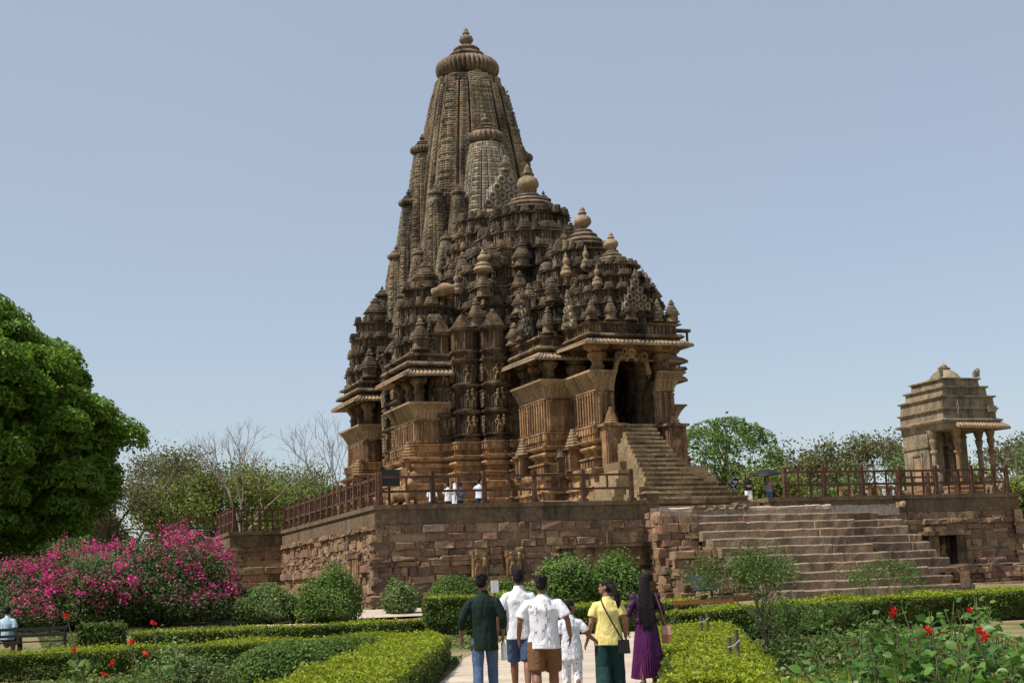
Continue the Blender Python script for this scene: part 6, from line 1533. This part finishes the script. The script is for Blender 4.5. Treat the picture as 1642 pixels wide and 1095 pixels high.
person('visitor in a white top and navy trousers raising both arms to take a picture', 0, 0, 1.72, rad(-15), dict(mat=bw), dict(kind='long', mat=cloth('navy_trousers', (.02, .03, .07))), [((-.24, .08, 1.18), (-.10, .24, 1.36), (.1, .5, .9)), ((.24, .08, 1.18), (.10, .24, 1.36), (-.1, .5, .9))], .06, coarse=True, pos=up(769, 800, 63), hem=.82, sleeve=.7)
bk = empty('backpack', tuple(at_local(v2, (0, -.2, 1.15))), 'dark grey-blue backpack on the middle visitor of the platform group', 'backpack', rz=rad(10)); b = MB(); ell(b, (0, 0, .0), (.17, .12, .25), 12); ell(b, (0, -.09, -.08), (.12, .07, .12), 10); solid('pack', b, cloth('pack_cloth', (.05, .06, .09)), bk, .015, 3); b = MB()
for q in (-1, 1): strap(b, [(q*.09, .06, .16), (q*.10, .13, .24), (q*.11, .3, .16), (q*.11, .33, -.02)], .025, .008)
b.build('straps', blk, bk)
# right of the temple stairs
pt = ((.5, .5, .5), 12, .3)
person('man in a black and white patterned shirt with sunglasses right of the temple stairs', 0, 0, 1.70, rad(155), dict(mat=cloth('black_white_print', (.02, .02, .025), pattern=((.55, .55, .58), 9, .42))), dict(kind='long', mat=dk), [relaxed(-1, .24, .12), relaxed(1, .24, .12)], .05, coarse=True, pos=np.append(ray_at(1176, 760, 71)[:2], PZ+.16), hem=.8, sleeve=.8, glasses=True)
person('long-haired woman in a black jacket and white trousers right of the temple stairs', 0, 0, 1.62, rad(165), dict(mat=cloth('black_jacket', (.015, .015, .018))), dict(kind='wide', mat=wh), [((-.2, .06, 1.14), (-.06, .2, 1.05), (.8, .3, 0)), ((.2, .06, 1.14), (.06, .2, 1.03), (-.8, .3, 0))], .05, hair='long', female=True, coarse=True, pos=np.append(ray_at(1198, 760, 69.5)[:2], PZ+.02), hem=.84, sleeve=1.6, skin='skin2')
uw, _, _ = person('woman in a grey top and blue jeans under the black umbrella', 0, 0, 1.58, rad(160), dict(mat=cloth('grey_top', (.22, .18, .2))), dict(kind='long', mat=cloth('jeans_blue', (.05, .09, .2))), [relaxed(-1), ((.2, .05, 1.16), (.10, .18, 1.24), (0, .3, .9))], .05, hair='pony', female=True, coarse=True, pos=np.append(ray_at(1231, 760, 70)[:2], PZ), hem=.82, sleeve=.6)
person('person in a maroon top sitting at the right edge of the temple stairs', 0, 0, 1.5, rad(120), dict(mat=cloth('maroon_cloth', (.10, .025, .035))), dict(kind='long', mat=cloth('maroon_trousers', (.07, .02, .03))), LL, .04, hair='pony', female=True, coarse=True, pos=np.append(ray_at(1158, 760, 72.5)[:2], PZ+.2), hem=.7, sleeve=1.4)
um = empty('umbrella', tuple(at_local(uw, (.10, .2, 1.30))), 'open black umbrella held above a woman right of the temple stairs', 'umbrella', rz=0)
b = MB(); n = 32; a = np.arange(n)*2*PI/n; rings = []
for u in np.linspace(.02, 1, 9): rings.append(np.column_stack([.68*u*np.cos(a), .68*u*np.sin(a), .62-.26*u**2.2-.03*u*abs(np.cos(a*4))]))
rings += [r*np.array([.99, .99, 1])-np.array([0, 0, .012]) for r in rings[::-1]]
b.loft(rings, True, True); o = b.build('canopy', blk, um, True); o.rotation_euler = (rad(6), rad(-5), 0); b = MB(); b.tube([(0, 0, -.08), (0, 0, .66)], [.01, .008], 8); b.build('shaft', flat('steel', (.3, .3, .3), .4), um); b = MB(); b.tube([(0, 0, -.14), (0, 0, .0)], [.016, .016], 8); b.build('handle', blk, um)
# man at the left edge by the bench
pb = G(2, 1050); person('man in a light blue shirt sitting on the bench at the left edge', 0, 0, 1.7, rad(-30), dict(mat=cloth('light_blue_shirt', (.38, .50, .60)), collar=True), dict(kind='sit', mat=dk), LL, .03, coarse=True, pos=np.array([pb[0]+.14, pb[1]-.02, float(gz(pb[0], pb[1]))-.49]), hem=.86, sleeve=.8)
